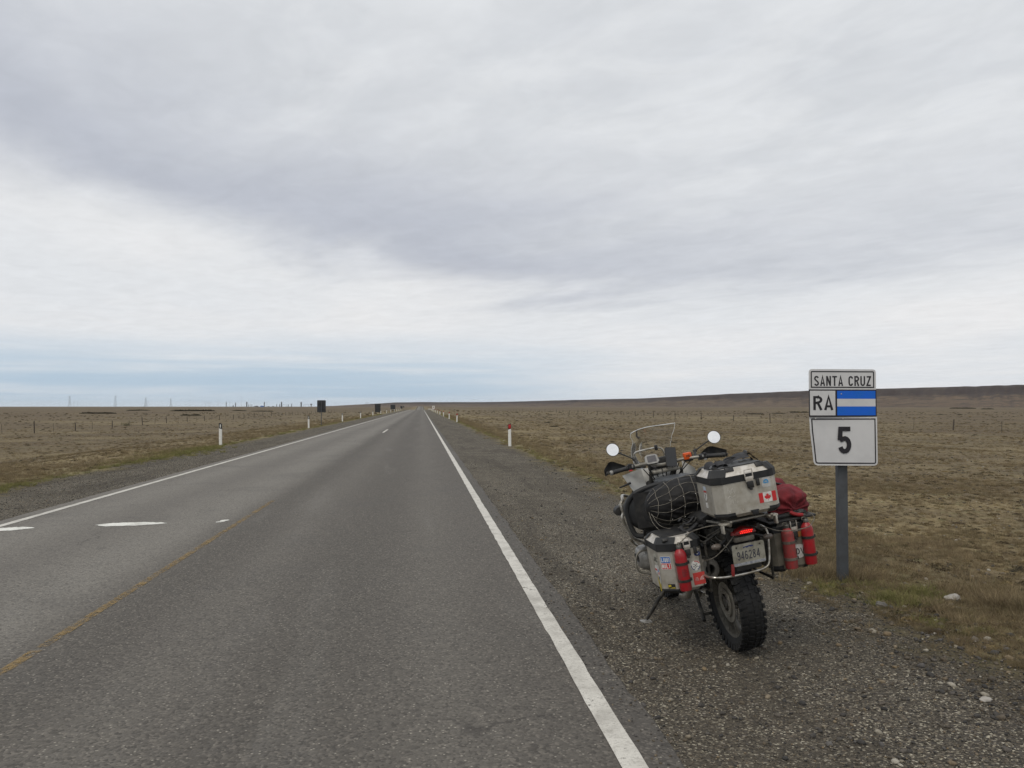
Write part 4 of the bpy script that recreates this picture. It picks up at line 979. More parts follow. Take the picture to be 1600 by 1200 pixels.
bm = B(); box(bm, (-.110, -.382, .640), (.020, .012, .075), Matrix.Rotation(.12, 4, 'Y'), bev=.003); obj('reflector', bm, mat('dim_red_reflector', (.20, .02, .02), (.14, .02, .02), .4), BK)
for s in (-1, 1):
    bm = B(); tube(bm, [(s * .07, -.30, .83), (s * .155, -.33, .80)], .009, 8); ind = obj('indicator', bm, BLK, BK)
    bm = B(); ball(bm, (s * .175, -.335, .795), (.036, .022, .021), sub=2); obj('indicator_lens', bm, mat('smoked_lens', (.12, .10, .085), None, .3), ind)
# bright tube bumper behind the wheel and pannier racks
bm = B(); tube(bm, [(-.245, .02, .60), (-.248, -.25, .605), (-.238, -.345, .612), (-.20, -.362, .606), (-.109, -.366, .599), (.043, -.366, .601), (.118, -.362, .612), (.148, -.355, .645), (.168, -.345, .74), (.176, -.335, .828), (.160, -.30, .862), (.12, -.18, .87)], .0078, 10, sm=5); obj('rear_bumper_tube', bm, STEEL, BK)
for s in (-1, 1):
    bm = B(); x_ = s * .215; tube(bm, [(x_, .20, .80), (x_, -.20, .81), (x_, -.24, .78), (x_, -.22, .52), (x_, -.16, .49), (x_, .22, .52), (x_, .25, .78), (x_, .20, .80)], .009, 8, sm=3); tube(bm, [(x_, .15, .52), (s * .13, .42, .45)], .009, 8); tube(bm, [(x_, .10, .80), (s * .10, .08, .86)], .009, 8); tube(bm, [(x_, -.2, .8), (s * .10, -.25, .87)], .009, 8); obj('pannier_rack', bm, BLKD, BK)
bm = B(); box(bm, (.228, -.13, .675), (.095, .10, .185), bev=.01); tb = obj('tool_box', bm, BLKD, BK)
bm = B(); box(bm, (.228, -.183, .745), (.09, .01, .03), bev=.003); obj('lid', bm, GREYP, tb)
# luggage rack under the top case
bm = B()
for x_ in (-.12, .155): tube(bm, [(x_, .02, .905), (x_, -.30, .935), (x_, -.50, .945), (x_ * .98, -.515, .972)], .0085, 8)
tube(bm, [(-.12, -.28, .935), (.155, -.28, .935)], .0085, 8); box(bm, (.018, -.30, .958), (.25, .30, .012), bev=.003)
obj('luggage_rack', bm, ALUD, BK)
for x_ in (-.145, .17):
    bm = B(); box(bm, (x_, -.47, .955), (.06, .05, .012), bev=.002); box(bm, (x_ + .018 * (1 if x_ > 0 else -1), -.475, .93), (.012, .04, .06), bev=.002); obj('rack_bracket', bm, ALU, BK)

# ---- aluminium cases
def ring8(x0, x1, y0, y1, c, z):        # chamfers c = (rear left, rear right, front right, front left)
    a, b_, d, e_ = c
    return [(x0 + a, y0, z), (x1 - b_, y0, z), (x1, y0 + b_, z), (x1, y1 - d, z), (x1 - d, y1, z), (x0 + e_, y1, z), (x0, y1 - e_, z), (x0, y0 + a, z)]
def case(name, x0, x1, y0, y1, z0, zb, zt_, zl, ch, tap=.0, par=BK, recess_front=.045):
    bm = B(); g = .004
    rings = [ring8(x0 + .02 + tap, x1 - .02 - tap, y0 + .02 + tap, y1 - .02, ch, z0), ring8(x0 + tap, x1 - tap, y0 + tap, y1, ch, z0 + .022), ring8(x0, x1, y0, y1, ch, zb - .001)]
    loft(bm, rings); body = obj(name, bm, ALU, par, smooth=False)
    bm = B(); loft(bm, [ring8(x0 - g, x1 + g, y0 - g, y1 + g, ch, zb), ring8(x0 - g, x1 + g, y0 - g, y1 + g, ch, zt_)]); lid = obj('lid', bm, BLKS, body, smooth=False)
    # bevelled lid top: metal panels between dark corner pieces
    i_ = .035; A = ring8(x0 - g, x1 + g, y0 - g, y1 + g, ch, zt_ + .0005); Bq = ring8(x0 + i_, x1 - i_, y0 + i_, y1 - i_, [max(q * .55, .01) for q in ch], zl)
    bm = B(); loft(bm, [[tuple(p) for p in A], Bq], caps=False); bm.faces.new([bm.verts.new(p) for p in Bq])
    bmesh.ops.remove_doubles(bm, verts=bm.verts, dist=1e-5)
    bm.faces.ensure_lookup_table()
    for f in bm.faces:
        f.normal_update(); nn = f.normal; f.material_index = 1 if (abs(nn.x) > .15 and abs(nn.y) > .15) else 0
    obj('lid_top', bm, [ALUB, BLKS], lid, smooth=False)
    xa, xb, ya, yb = x0 + i_ + .012, x1 - i_ - .012, y0 + i_ + recess_front, y1 - i_ - .01
    bm = B(); loft(bm, [ring8(xa, xb, ya, yb, (.02,) * 4, zl + .0005), ring8(xa, xb, ya, yb, (.02,) * 4, zl + .006)]); obj('lid_dark_recess', bm, BLK, lid, smooth=False)  # flat black sheet put in for the dark interior of a recessed lid top
    # dark lid corner caps with rivets
    for (cx, cy, q) in ((x0, y0, 0), (x1, y0, 1), (x1, y1, 2), (x0, y1, 3)):
        sx_ = 1 if cx == x0 else -1; sy_ = 1 if cy == y0 else -1; c_ = ch[q]
        bm = B(); lo = [(cx - sx_ * g * 1.6 + sx_ * (c_ + .03), cy - sy_ * g * 1.6), (cx - sx_ * g * 1.6 + sx_ * c_, cy - sy_ * g * 1.6), (cx - sx_ * g * 1.6, cy + sy_ * c_ - sy_ * g * 1.6), (cx - sx_ * g * 1.6, cy + sy_ * (c_ + .03))]
        k = i_ * .8; hi = [(p[0] + sx_ * k * (1 if j > 1 else .85), p[1] + sy_ * k * (1 if j < 2 else .85)) for j, p in enumerate(lo)]
        top_ = [(*p, zl + .003) for p in hi]; mid_ = [(*p, zt_ + .004) for p in lo]; bot_ = [(*p, zb + .004) for p in lo]; inn = [((p[0] + sx_ * .015), (p[1] + sy_ * .015), zb + .006) for p in lo]
        loft(bm, [bot_, mid_, top_], closed=False, caps=False)
        bm.faces.new([bm.verts.new(p) for p in top_]); obj('lid_corner', bm, BLKS, lid, smooth=False)
    return body, lid
def guard(body, x, y, z, sx_, sy_, c_, h=.035, w=.05):
    bm = B(); g = .003; P_ = [(x + sx_ * (c_ + w), y - sy_ * g), (x + sx_ * c_, y - sy_ * g), (x - sx_ * g, y + sy_ * c_), (x - sx_ * g, y + sy_ * (c_ + w * .5))]
    lo = [(a_ + sx_ * .017, b_ + sy_ * .017, z - .004) for a_, b_ in P_]
    loft(bm, [lo, [(a_, b_, z + .018) for a_, b_ in P_], [(a_, b_, z + h) for a_, b_ in P_]], closed=False, caps=False)
    loft(bm, [[(a_ + sx_ * .01, b_ + sy_ * .01, z + h) for a_, b_ in P_], [(a_, b_, z + h) for a_, b_ in P_]], closed=False, caps=False)
    o = obj('corner_guard', bm, BLKS, body, smooth=False)
def rivet(body, p, ax=(0, -1, 0)):
    bm = B(); lathe(bm, [(.0042, -.001), (.0036, .0015), (.0001, .002)], p, ax, 8); obj('rivet', bm, ALUB, body)
def latch(body, x, y, z, w=.05, h=.075, nub=True):
    bm = B()
    for s in (-1, 1): box(bm, (x + s * w * .42, y - .008, z + .012), (.006, .008, .06), bev=.001)
    box(bm, (x, y - .009, z - .018), (w * .82, .006, .032), bev=.002); box(bm, (x, y - .009, z + .042), (w * .9, .006, .006), bev=.001)
    la = obj('latch', bm, ALUB, body)
    bm = B(); box(bm, (x, y - .011, z - .052), (w * .72, .016, .044), bev=.006); box(bm, (x, y - .013, z - .078), (w * .3, .014, .016), bev=.004); obj('latch_lever', bm, BLK, la)
    if nub: bm = B(); box(bm, (x + .052, y - .007, z - .046), (.022, .012, .046), bev=.004); obj('lock', bm, BLK, body)
# top case
TX0, TX1, TY0, TY1 = -.178, .232, -.50, -.13
tc_, tcl = case('top_case', TX0, TX1, TY0, TY1, .985, 1.203, 1.245, 1.287, (.055, .03, .05, .055))
for sx_, x_, c_ in ((1, TX0, .055), (-1, TX1, .03)): guard(tc_, x_, TY0, .985, sx_, 1, c_)
latch(tc_, .048, TY0 - .004, 1.228, .060, .08)
bm = B(); box(bm, (.052, TY0 - .006, 1.012), (.052, .010, .008), bev=.001); box(bm, (.052, TY0 - .010, 1.002), (.04, .014, .03), bev=.003); obj('hinge_catch', bm, BLKS, tc_)
for p in ((-.105, 1.205), (-.02, 1.03), (.10, 1.20), (.19, 1.195), (.15, 1.03), (-.105, 1.03)): rivet(tc_, (p[0], TY0 - .001, p[1]))
for x_ in (-.055, .145):
    bm = B(); box(bm, (x_, -.455, 1.274), (.055, .055, .030), Matrix.Rotation(-.5, 4, 'X'), bev=.004); tube(bm, [(x_ - .018, -.47, 1.28), (x_ - .018, -.45, 1.298), (x_ + .018, -.45, 1.298), (x_ + .018, -.47, 1.28)], .004, 6); obj('tie_eye', bm, BLK, tcl)
# Canadian flag sticker
FX, FZ, FY = .150, 1.078, TY0 - .0016
FM = frame((FX, FY, FZ), EX, EZ)
def stk(name, poly, m, par, F, th=.0006, lift=0):
    bm = B(); loft(bm, [[F @ Vector((a_, b_, lift + h)) for a_, b_ in poly] for h in (0, th)]); return obj(name, bm, m, par, smooth=False)
fl = stk('flag_sticker', rrect(.112, .062, .002, 2), WHTP, tc_, FM)
for s in (-1, 1): stk('flag_band', [(s * .0425 - .0135, -.031), (s * .0425 + .0135, -.031), (s * .0425 + .0135, .031), (s * .0425 - .0135, .031)], REDP, fl, FM, lift=.0008)
leaf = [(0, 1), (.18, .62), (.38, .74), (.30, .22), (.52, .46), (.58, .30), (.92, .36), (.80, .10), (.98, -.02), (.52, -.36), (.58, -.55), (.05, -.46), (.07, -.95), (-.07, -.95), (-.05, -.46), (-.58, -.55), (-.52, -.36), (-.98, -.02), (-.80, .10), (-.92, .36), (-.58, .30), (-.52, .46), (-.30, .22), (-.38, .74), (-.18, .62)]
stk('maple_leaf', [(a_ * .0235, b_ * .0245) for a_, b_ in leaf], REDP, fl, FM, lift=.0008)
SM = frame((.155, FY, 1.170), EX, EZ); s1 = stk('round_sticker', rrect(.058, .062, .004, 3), mat('sticker_grey', (.42, .42, .41), (.33, .32, .30), .5), tc_, SM)
BL = mat('sticker_sky_blue', (.03, .24, .50), (.05, .22, .42), .5)
stk('blue_arc', arc(0, .002, .017, .017, -35, 215, 14) + arc(0, .002, .009, .008, 215, -35, 12), BL, s1, SM, lift=.0008); stk('blue_arc', [(-.010, -.008), (.004, -.004), (.013, -.009), (.006, .001), (-.006, .002)], BL, s1, SM, lift=.0009)
# faint chalk marks on the left of the rear face
sm_ = frame((-.075, FY, 1.105), EX, EZ); bm = B()
for k, (x_, z_, dx, dz) in enumerate(((-.03, .045, .012, .03), (-.018, .06, .01, -.03), (-.005, .05, .014, .02), (.008, .06, .012, -.03), (-.03, .01, .014, .012), (-.012, .018, .012, -.012), (.006, .012, .014, .012), (-.02, -.03, .004, .022), (-.002, -.032, .002, .02), (.014, -.03, .003, .022), (.026, -.03, .004, .016))):
    a_, b_ = Vector((x_, z_, .0005)), Vector((x_ + dx, z_ + dz, .0005)); tube(bm, [sm_ @ a_, sm_ @ b_], .0012, 4)
obj('chalk_marks', bm, mat('chalk', (.62, .60, .56), None, .8), tc_)
LF = frame((TX0 - .001, -.31, 1.10), (0, -1, 0), EZ)      # stickers on the left side of the top case
q_ = stk('side_sticker', [(-.015, .06), (.03, .06), (.03, .085), (-.015, .085)], mat('sticker_pale_blue', (.45, .52, .60), (.35, .40, .46), .5), tc_, LF)
stk('side_sticker', [(-.015, .048), (.03, .048), (.03, .056), (-.015, .056)], REDP, tc_, LF)
q_ = stk('side_sticker', [(-.018, .04), (.03, .04), (.03, .012), (.006, -.012), (-.018, .012)], WHTP, tc_, LF)
letters('numeral', '7', BLKP, q_, LF @ Matrix.Translation((.006, .020, .0008)), .028, .016, wt=.16)
stk('side_sticker', [(-.012, -.055), (.026, -.055), (.026, -.02), (-.012, -.02)], WHTP, tc_, LF)

# panniers
PZ0, PZB, PZT, PZL = .520, .797, .843, .877
lp_, lpl = case('pannier', -.512, -.235, -.225, .15, PZ0, PZB, PZT, PZL, (.075, .03, .03, .055))
rp_, rpl = case('pannier', .235, .535, -.225, .15, PZ0, .777, .815, .832, (.03, .06, .055, .03))
lp_['label'] = 'silver left pannier covered in stickers'; rp_.data.materials[0] = mat('aluminium_caked', (.235, .215, .175), (.155, .14, .11), .6, .35, 11, .35, .65, .2, 180)
rp_['label'] = 'dusty right pannier with a round white sticker'
guard(lp_, -.512, -.225, PZ0, 1, 1, .075, .03, .03); guard(rp_, .535, -.225, PZ0, -1, 1, .06, .03, .03); guard(rp_, .235, -.225, PZ0, 1, 1, .03, .04, .03); guard(lp_, -.235, -.225, PZ0, -1, 1, .03, .02, .02)
latch(lp_, -.335, -.229, .825, .050, .08); latch(rp_, .405, -.229, .800, .050, nub=False)
for x_ in (-.42, -.26): rivet(lp_, (x_, -.226, .78)); rivet(lp_, (x_ + .01, -.226, .55))
for xx in (-.46, -.30):
    bm = B(); box(bm, (xx, -.19, .868), (.035, .03, .02), Matrix.Rotation(-.6, 4, 'X'), bev=.003); obj('tie_eye', bm, BLK, lpl)
yf = -.2266
# red square sticker: half-dome logo of three curved bands and words
NF = frame((-.285, yf, .592), EX, EZ); ns = stk('red_sticker', rrect(.078, .078, .002, 2), mat('sticker_red_faded', (.47, .04, .035), (.40, .05, .04), .55), lp_, NF)
for k, (r0, r1) in enumerate(((.026, .021), (.018, .0135), (.0105, .0))):
    o_ = (.030, -.012); A_ = [(o_[0] - r0 * cos(RD(a_)), o_[1] + r0 * sin(RD(a_))) for a_ in range(0, 91, 10)]; A2 = [(o_[0] - r1 * cos(RD(a_)), o_[1] + r1 * sin(RD(a_))) for a_ in range(90, -1, -10)]
    stk('logo_band', A_ + (A2 if r1 else [o_]), mat('sticker_pinkish', (.62, .42, .40), None, .5), ns, NF, lift=.0008)
for w_, z_ in (('THE', .006), ('NORTH', -.002), ('FACE', -.010)): letters('logo_word', w_, mat('sticker_pinkish', (.62, .42, .40)), ns, NF @ Matrix.Translation((-.016, z_, .0008)), .0062, .024 if w_ != 'THE' else .015, wt=.14)
# round compass like sticker
RF = frame((-.296, yf, .678), EX, EZ); rs = stk('round_sticker', ell(.066, .066), WHTP, lp_, RF)
for a0, a1, m_ in ((100, 20, REDP), (250, 170, NAVY), (350, 290, NAVY)): stk('arc_text', arc(0, 0, .031, .031, a0, a1) + arc(0, 0, .026, .026, a1, a0), m_, rs, RF, lift=.0008)
bm = B()
for P_ in ([(-.014, .012), (-.002, .002), (.012, .010)], [(0, .0), (.004, -.010), (-.008, -.018)], [(-.018, -.004), (-.006, -.006)], [(.006, -.004), (.018, -.010)]): tube(bm, [RF @ Vector((*p, .0012)) for p in P_], .0016, 4)
obj('emblem', bm, BLKP, rs)
BF = frame((-.272, yf, .752), EX, EZ); bs_ = stk('oval_sticker', ell(.042, .030), NAVY, lp_, BF); stk('emblem', [(-.010, .002), (0, -.006), (.012, .004), (.004, .001)], WHTP, bs_, BF, lift=.0008)
# chamfer face of the left pannier
cn = Vector((-1, -1, 0)).normalized(); cu = Vector((1, -1, 0)).normalized()
def CF(s, z): return frame(Vector((-.4745, -.1875, z)) + cn * .0016 + cu * s, cu, EZ)
LM = CF(-.002, .722); ls = stk('oil_sticker', rrect(.076, .086, .006, 3), WHTP, lp_, LM)
a_ = stk('blue_half', rrect(.069, .039, .004, 3, 0, .0205), BLUEP, ls, LM, lift=.0008); b_ = stk('red_half', rrect(.069, .037, .004, 3, 0, -.021), REDP, ls, LM, lift=.0008)
letters('lettering', 'LIQUI', WHTP, a_, LM @ Matrix.Translation((0, .0205, .0015)), .028, .060, wt=.19); letters('lettering', 'MOLY', WHTP, b_, LM @ Matrix.Translation((0, -.021, .0015)), .028, .060, wt=.19)
YM = CF(.012, .565); ys_ = stk('yellow_sticker', [(-.026, -.012), (.026, -.012), (.026, .018), (-.026, .018)], BLKP, lp_, YM)
stk('yellow_stripe', [(-.024, -.004), (-.002, .003), (-.004, .014), (-.024, .012)], YELP, ys_, YM, lift=.0008); stk('yellow_stripe', [(-.02, -.010), (.024, -.010), (.024, -.001), (.004, -.003)], YELP, ys_, YM, lift=.0008)
# outer face of the left pannier
def SF(y, z): return frame((-.5136, y, z), (0, -1, 0), EZ)
O1 = SF(-.085, .735); os_ = stk('oval_sticker', ell(.09, .075), mat('sticker_cream', (.45, .44, .38), (.36, .35, .30), .5), lp_, O1); letters('lettering', 'ATIC', BLKP, os_, O1 @ Matrix.Translation((0, 0, .0008)), .032, .068, wt=.15)
O2 = SF(-.06, .66); q_ = stk('shield_sticker', [(-.02, .03), (.02, .03), (.02, -.01), (0, -.03), (-.02, -.01)], WHTP, lp_, O2); stk('cross', [(-.02, -.004), (.02, -.004), (.02, .008), (-.02, .008)], REDP, q_, O2, lift=.0008)
O3 = SF(-.105, .645); q_ = stk('country_sticker', [(-.022, .055), (.022, .055), (.026, 0), (.022, -.055), (.004, -.075), (-.012, -.05), (-.022, 0)], WHTP, lp_, O3); stk('map_patch', [(-.012, .02), (.008, .03), (.012, .012), (-.006, .006)], BLUEP, q_, O3, lift=.0008); stk('map_patch', [(-.002, .004), (.018, .012), (.018, -.006), (.0, -.008)], REDP, q_, O3, lift=.0009); stk('map_patch', [(-.010, -.02), (.010, -.022), (.008, -.045), (-.004, -.04)], NAVY, q_, O3, lift=.0008)
O4 = SF(-.085, .575); stk('yellow_sticker', [(-.018, .04), (.030, .03), (.030, -.045), (.006, -.055), (-.018, .0)], YELP, lp_, O4)
# right pannier: white oval with letters, orange patch
AV = frame((.412, yf, .632), EX, EZ); av = stk('oval_sticker', ell(.125, .092), WHTP, rp_, AV); letters('lettering', 'ADV', BLKP, av, AV @ Matrix.Translation((-.004, 0, .0008)), .040, .088, wt=.13)
stk('orange_sticker', rrect(.05, .035, .002, 2), mat('sticker_orange', (.42, .16, .03), (.3, .13, .04)), rp_, frame((.455, yf, .742), EX, EZ))

# ---- tank, seat, side panels
def superring(y, hw_, z0, z1, p=2.6, n=28, sag=0, cx=0):
    zc = (z0 + z1) / 2; hz_ = (z1 - z0) / 2; out = []
    for k in range(n):
        a = 2 * pi * k / n; c_, s_ = cos(a), sin(a)
        out.append((cx + hw_ * math.copysign(abs(c_) ** (2 / p), c_), y + sag * abs(c_), zc + hz_ * math.copysign(abs(s_) ** (2 / p), s_)))
    return out
bm = B(); loft(bm, [superring(.36, .10, .84, .96), superring(.46, .125, .82, 1.02), superring(.54, .15, .78, 1.07), superring(.60, .19, .75, 1.085, 2.6), superring(.635, .26, .74, 1.10, 2.7), superring(.655, .34, .735, 1.105, 2.8), superring(.68, .400, .728, 1.105, 2.8), superring(.72, .437, .722, 1.105, 2.7), superring(.78, .450, .722, 1.10, 2.6), superring(.88, .445, .74, 1.09, 2.5), superring(.98, .40, .78, 1.08, 2.4), superring(1.08, .32, .84, 1.065, 2.4), superring(1.16, .22, .88, 1.04, 2.3)])
tank = obj('fuel_tank', bm, BLKS, BK, ang=60)
for s in (-1, 1):       # raised rim round the knee recess
    bm = B(); tube(bm, [(s * .12, .70, 1.100), (s * .24, .70, 1.096), (s * .36, .71, 1.068), (s * .42, .73, 1.015), (s * .444, .745, .94), (s * .442, .745, .84), (s * .415, .735, .75), (s * .36, .71, .730)], .020, 10, sm=5); obj('tank_rim', bm, BLKS, tank)
for s in (-1, 1):
    bm = B(); rings = [[(s * (.27 + .13 * k), .648 + d_ + .03 * k * k, z_) for z_ in (.80, .88, .96, 1.03, 1.07)] for k in (0, .33, .66, 1) for d_ in (0,)]
    loft(bm, rings, closed=False, caps=False); bmesh.ops.solidify(bm, geom=bm.faces[:], thickness=.006); obj('knee_pad', bm, BLK, tank)
bm = B(); loft(bm, [superring(.66, .10, 1.07, 1.115, 3), superring(.74, .14, 1.07, 1.125, 3), superring(.92, .15, 1.06, 1.120, 3), superring(1.0, .12, 1.05, 1.11, 3)]); obj('tank_top_panel', bm, mat('grey_panel', (.05, .056, .064), (.04, .044, .05), .45), tank)
bm = B(); loft(bm, [superring(.66, .13, .86, .95, 2.6), superring(.50, .17, .85, .955, 2.8), superring(.25, .19, .85, .96, 3), superring(.0, .18, .86, .97, 3), superring(-.08, .15, .87, .96, 3)]); obj('seat', bm, BLK, BK)
for s in (-1, 1):
    bm = B(); prism(bm, [(.12, .70), (.5, .66), (.62, .74), (.62, .84), (.05, .85)], (s * .14 - .01, 0, 0), EY, EZ, .02); obj('side_panel', bm, BLKD, BK)
# ---- crash bars
for s in (-1, 1):
    bm = B(); tube(bm, [(s * .18, 1.22, .90), (s * .36, 1.12, 1.00), (s * .415, .96, .992), (s * .442, .93, .965), (s * .438, .92, .90), (s * .452, .91, .86), (s * .43, .90, .76), (s * .395, .90, .69), (s * .30, .93, .62), (s * .16, .98, .44)], .0125, 10, sm=5)
    tube(bm, [(s * .44, .93, .955), (s * .40, 1.12, .92), (s * .20, 1.25, .80)], .0115, 9, sm=4); tube(bm, [(s * .395, .90, .69), (s * .36, 1.10, .62), (s * .16, 1.15, .42)], .0115, 9, sm=4); cb = obj('crash_bar', bm, STEEL, BK)
    bm = B(); lathe(bm, [(.0001, -.045), (.034, -.04), (.040, 0), (.040, .02), (.036, .022), (.0001, .022)], (s * .448, 1.02, .905), (0, 1, 0), 18); ax_ = obj('auxiliary_lamp', bm, BLK, cb)
    bm = B(); box(bm, (s * .385, .935, .935), (.05, .03, .03), bev=.005); obj('lamp_bracket', bm, BLK, cb)
# ---- front end
for s in (-1, 1):
    bm = B(); tube(bm, [(s * .095, 1.507, .34), (s * .095, 1.28, .82), (s * .095, 1.13, 1.14)], [.030, .021], 12); obj('fork_tube', bm, GREYP, BK)
bm = B(); rings = []
for k in range(13):
    a = RD(35 + 120 * k / 12); rr = .38; hw_ = .07; y_ = 1.507 - rr * cos(a); z_ = .34 + rr * sin(a); rings.append([(x_, y_ - dd * cos(a), z_ + dd * sin(a)) for x_, dd in ((-hw_, -.03), (-hw_, 0), (-hw_ * .5, .014), (0, .018), (hw_ * .5, .014), (hw_, 0), (hw_, -.03), (0, .006))])
loft(bm, rings); obj('front_mudguard', bm, BLK, BK)
bm = B(); loft(bm, [superring(1.12, .13, .92, 1.06), superring(1.30, .17, .88, 1.14), superring(1.42, .15, .90, 1.14), superring(1.50, .10, .93, 1.08)]); hd = obj('headlight_housing', bm, BLK, BK)
bm = B(); lathe(bm, [(.0001, 0), (.06, .0), (.07, -.02)], (-.05, 1.50, 1.02), (0, 1, .1), 20); lathe(bm, [(.0001, 0), (.045, .0), (.055, -.02)], (.06, 1.50, 1.02), (0, 1, .1), 20); obj('headlight', bm, SCRN, hd)
bm = B(); loft(bm, [[(-.09, 1.40, .90), (0, 1.40, .93), (.09, 1.40, .90), (0, 1.40, .885)], [(-.075, 1.60, .86), (0, 1.62, .89), (.075, 1.60, .86), (0, 1.6, .845)], [(-.03, 1.80, .80), (0, 1.82, .82), (.03, 1.80, .80), (0, 1.8, .79)]]); obj('beak', bm, WHT, BK)
def shell(name, P4, m, th=.006, par=BK, sub=4, bul=.02):
    a, b_, c_, d = [Vector(p) for p in P4]; n_ = (b_ - a).cross(d - a).normalized(); bm = B(); rows = []
    for i in range(sub + 1):
        s = i / sub; rows.append([(a * (1 - s) + d * s) * (1 - t_ / sub) + (b_ * (1 - s) + c_ * s) * (t_ / sub) + n_ * bul * sin(pi * s) * sin(pi * t_ / sub) for t_ in range(sub + 1)])
    loft(bm, rows, closed=False, caps=False); bmesh.ops.solidify(bm, geom=bm.faces[:], thickness=th); return obj(name, bm, m, par)
WC = mat('cowl_white', (.42, .42, .40), (.32, .315, .30), .4, 0, 10)
shell('side_cowl', [(-.35, 1.10, 1.165), (-.17, 1.16, 1.185), (-.16, 1.10, 1.03), (-.285, 1.04, 1.01)], WC); shell('side_cowl', [(.185, 1.16, 1.19), (.26, 1.10, 1.12), (.29, 1.04, 1.01), (.16, 1.10, 1.03)], WC)
shell('front_cowl', [(-.17, 1.24, 1.17), (.17, 1.24, 1.17), (.20, 1.22, .98), (-.20, 1.22, .98)], WC, bul=-.06)
shell('side_cowl', [(-.19, 1.22, 1.13), (-.12, 1.40, 1.10), (-.15, 1.38, .92), (-.33, 1.16, .92)], WC); shell('side_cowl', [(.12, 1.40, 1.10), (.19, 1.22, 1.13), (.33, 1.16, .92), (.15, 1.38, .92)], WC)
bm = B(); tube(bm, [(-.30, 1.06, 1.10), (-.36, 1.06, 1.085), (-.40, 1.06, 1.078)], [.010, .006], 8); obj('indicator', bm, BLK, BK)
# instrument panel and inner parts
bm = B(); box(bm, (-.015, 1.13, 1.20), (.20, .05, .11), bev=.02); ip_ = obj('instrument_panel', bm, BLK, BK)
bm = B(); lathe(bm, [(.0001, 0), (.036, .0), (.040, -.006), (.040, -.02)], (-.065, 1.10, 1.215), (0, -1, .2), 20); lathe(bm, [(.0001, 0), (.028, .0), (.032, -.006), (.032, -.02)], (-.065, 1.10, 1.145), (0, -1, .2), 20); obj('gauge', bm, SCRN, ip_)
bm = B(); box(bm, (-.01, 1.02, 1.155), (.23, .07, .03), bev=.012); obj('fork_bridge', bm, ALUD, BK)
bm = B(); box(bm, (-.04, 1.10, 1.09), (.12, .05, .05), bev=.015); obj('white_inner_panel', bm, WHT, BK)
# handlebar
HBp = [(-.475, .93, 1.222), (-.36, .945, 1.232), (-.25, .965, 1.238), (-.15, 1.0, 1.235), (-.06, 1.03, 1.205), (.06, 1.03, 1.202), (.13, 1.0, 1.218), (.23, .965, 1.218), (.34, .945, 1.210), (.46, .93, 1.198)]
hb = empty('handlebar', (0, 0, 0)); hb.parent = BK
bm = B(); tube(bm, HBp, .0125, 12, sm=6); obj('bar', bm, ALUD, hb)
for s, o_, e_ in ((-1, (-.335, .948, 1.234), (-.462, .932, 1.224)), (1, (.325, .948, 1.211), (.452, .932, 1.199))):
    o_, e_ = Vector(o_), Vector(e_); d = (e_ - o_)
    bm = B(); pr = [(.014, 0), (.021, .002), (.021, .008)] + [(.0165 + .0012 * (k % 2), .012 + k * .006) for k in range(18)] + [(.019, .124), (.017, .128)]; lathe(bm, pr, o_, d, 14); obj('grip', bm, BLK, hb)
    bm = B(); lathe(bm, [(.016, 0), (.019, .003), (.019, .018), (.014, .022), (.0001, .023)], e_, d, 14); obj('bar_end', bm, GREYL if s < 0 else BLK, hb)
    bm = B(); c_ = o_ - d.normalized() * .032; box(bm, c_, (.058, .052, .044), bev=.010); box(bm, c_ + Vector((s * .01, -.02, .022)), (.03, .02, .018), bev=.005); box(bm, c_ + Vector((0, .028, -.005)), (.03, .05, .03), bev=.006); sw = obj('switch_cluster', bm, BLK, hb)
    bm = B(); box(bm, c_ + Vector((s * .012, -.028, -.022)), (.026, .008, .009), bev=.002); obj('switch', bm, REDP if s < 0 else GREYL, sw)
    bm = B(); box(bm, c_ + Vector((-s * .006, -.029, .008)), (.012, .006, .02), bev=.002); obj('switch', bm, GREYL, sw)
    bm = B(); tube(bm, [c_ + Vector((0, .04, .0)), o_ + Vector((s * .03, .055, -.004)), o_ + Vector((s * .13, .045, -.010))], .0065, 8, sm=4); obj('lever', bm, BLKD, hb)
    # hand guard: a curved shell before the grip
    bm = B(); rows = []
    for k in range(10):
        t_ = k / 9; xx = .30 + .215 * t_; yy = 1.075 + .035 * sin(pi * t_ * .9) - .11 * max(0, t_ - .62) / .38
        z0_ = -.026 + .002 * t_; z1_ = (.012 + .058 * min(1, t_ * 2.0)) * (1 - .55 * max(0, t_ - .65) / .35)
        zb_ = 1.222 if s < 0 else 1.196
        rows.append([(s * xx, yy + (.004 if j in (0, 4) else .014), zb_ + z0_ + (z1_ - z0_) * j / 4) for j in range(5)])
    loft(bm, rows, closed=False, caps=False); bmesh.ops.solidify(bm, geom=bm.faces[:], thickness=.006); obj('hand_guard', bm, BLK, hb)
    bm = B(); tube(bm, [(s * .16, 1.03, 1.21), (s * .26, 1.07, 1.215), (s * .44, 1.08, 1.22 if s < 0 else 1.20), (s * .50, .97, 1.222 if s < 0 else 1.198), (s * .488, .93, 1.222 if s < 0 else 1.198)], .008, 8, sm=5); obj('guard_bar', bm, BLKD, hb)
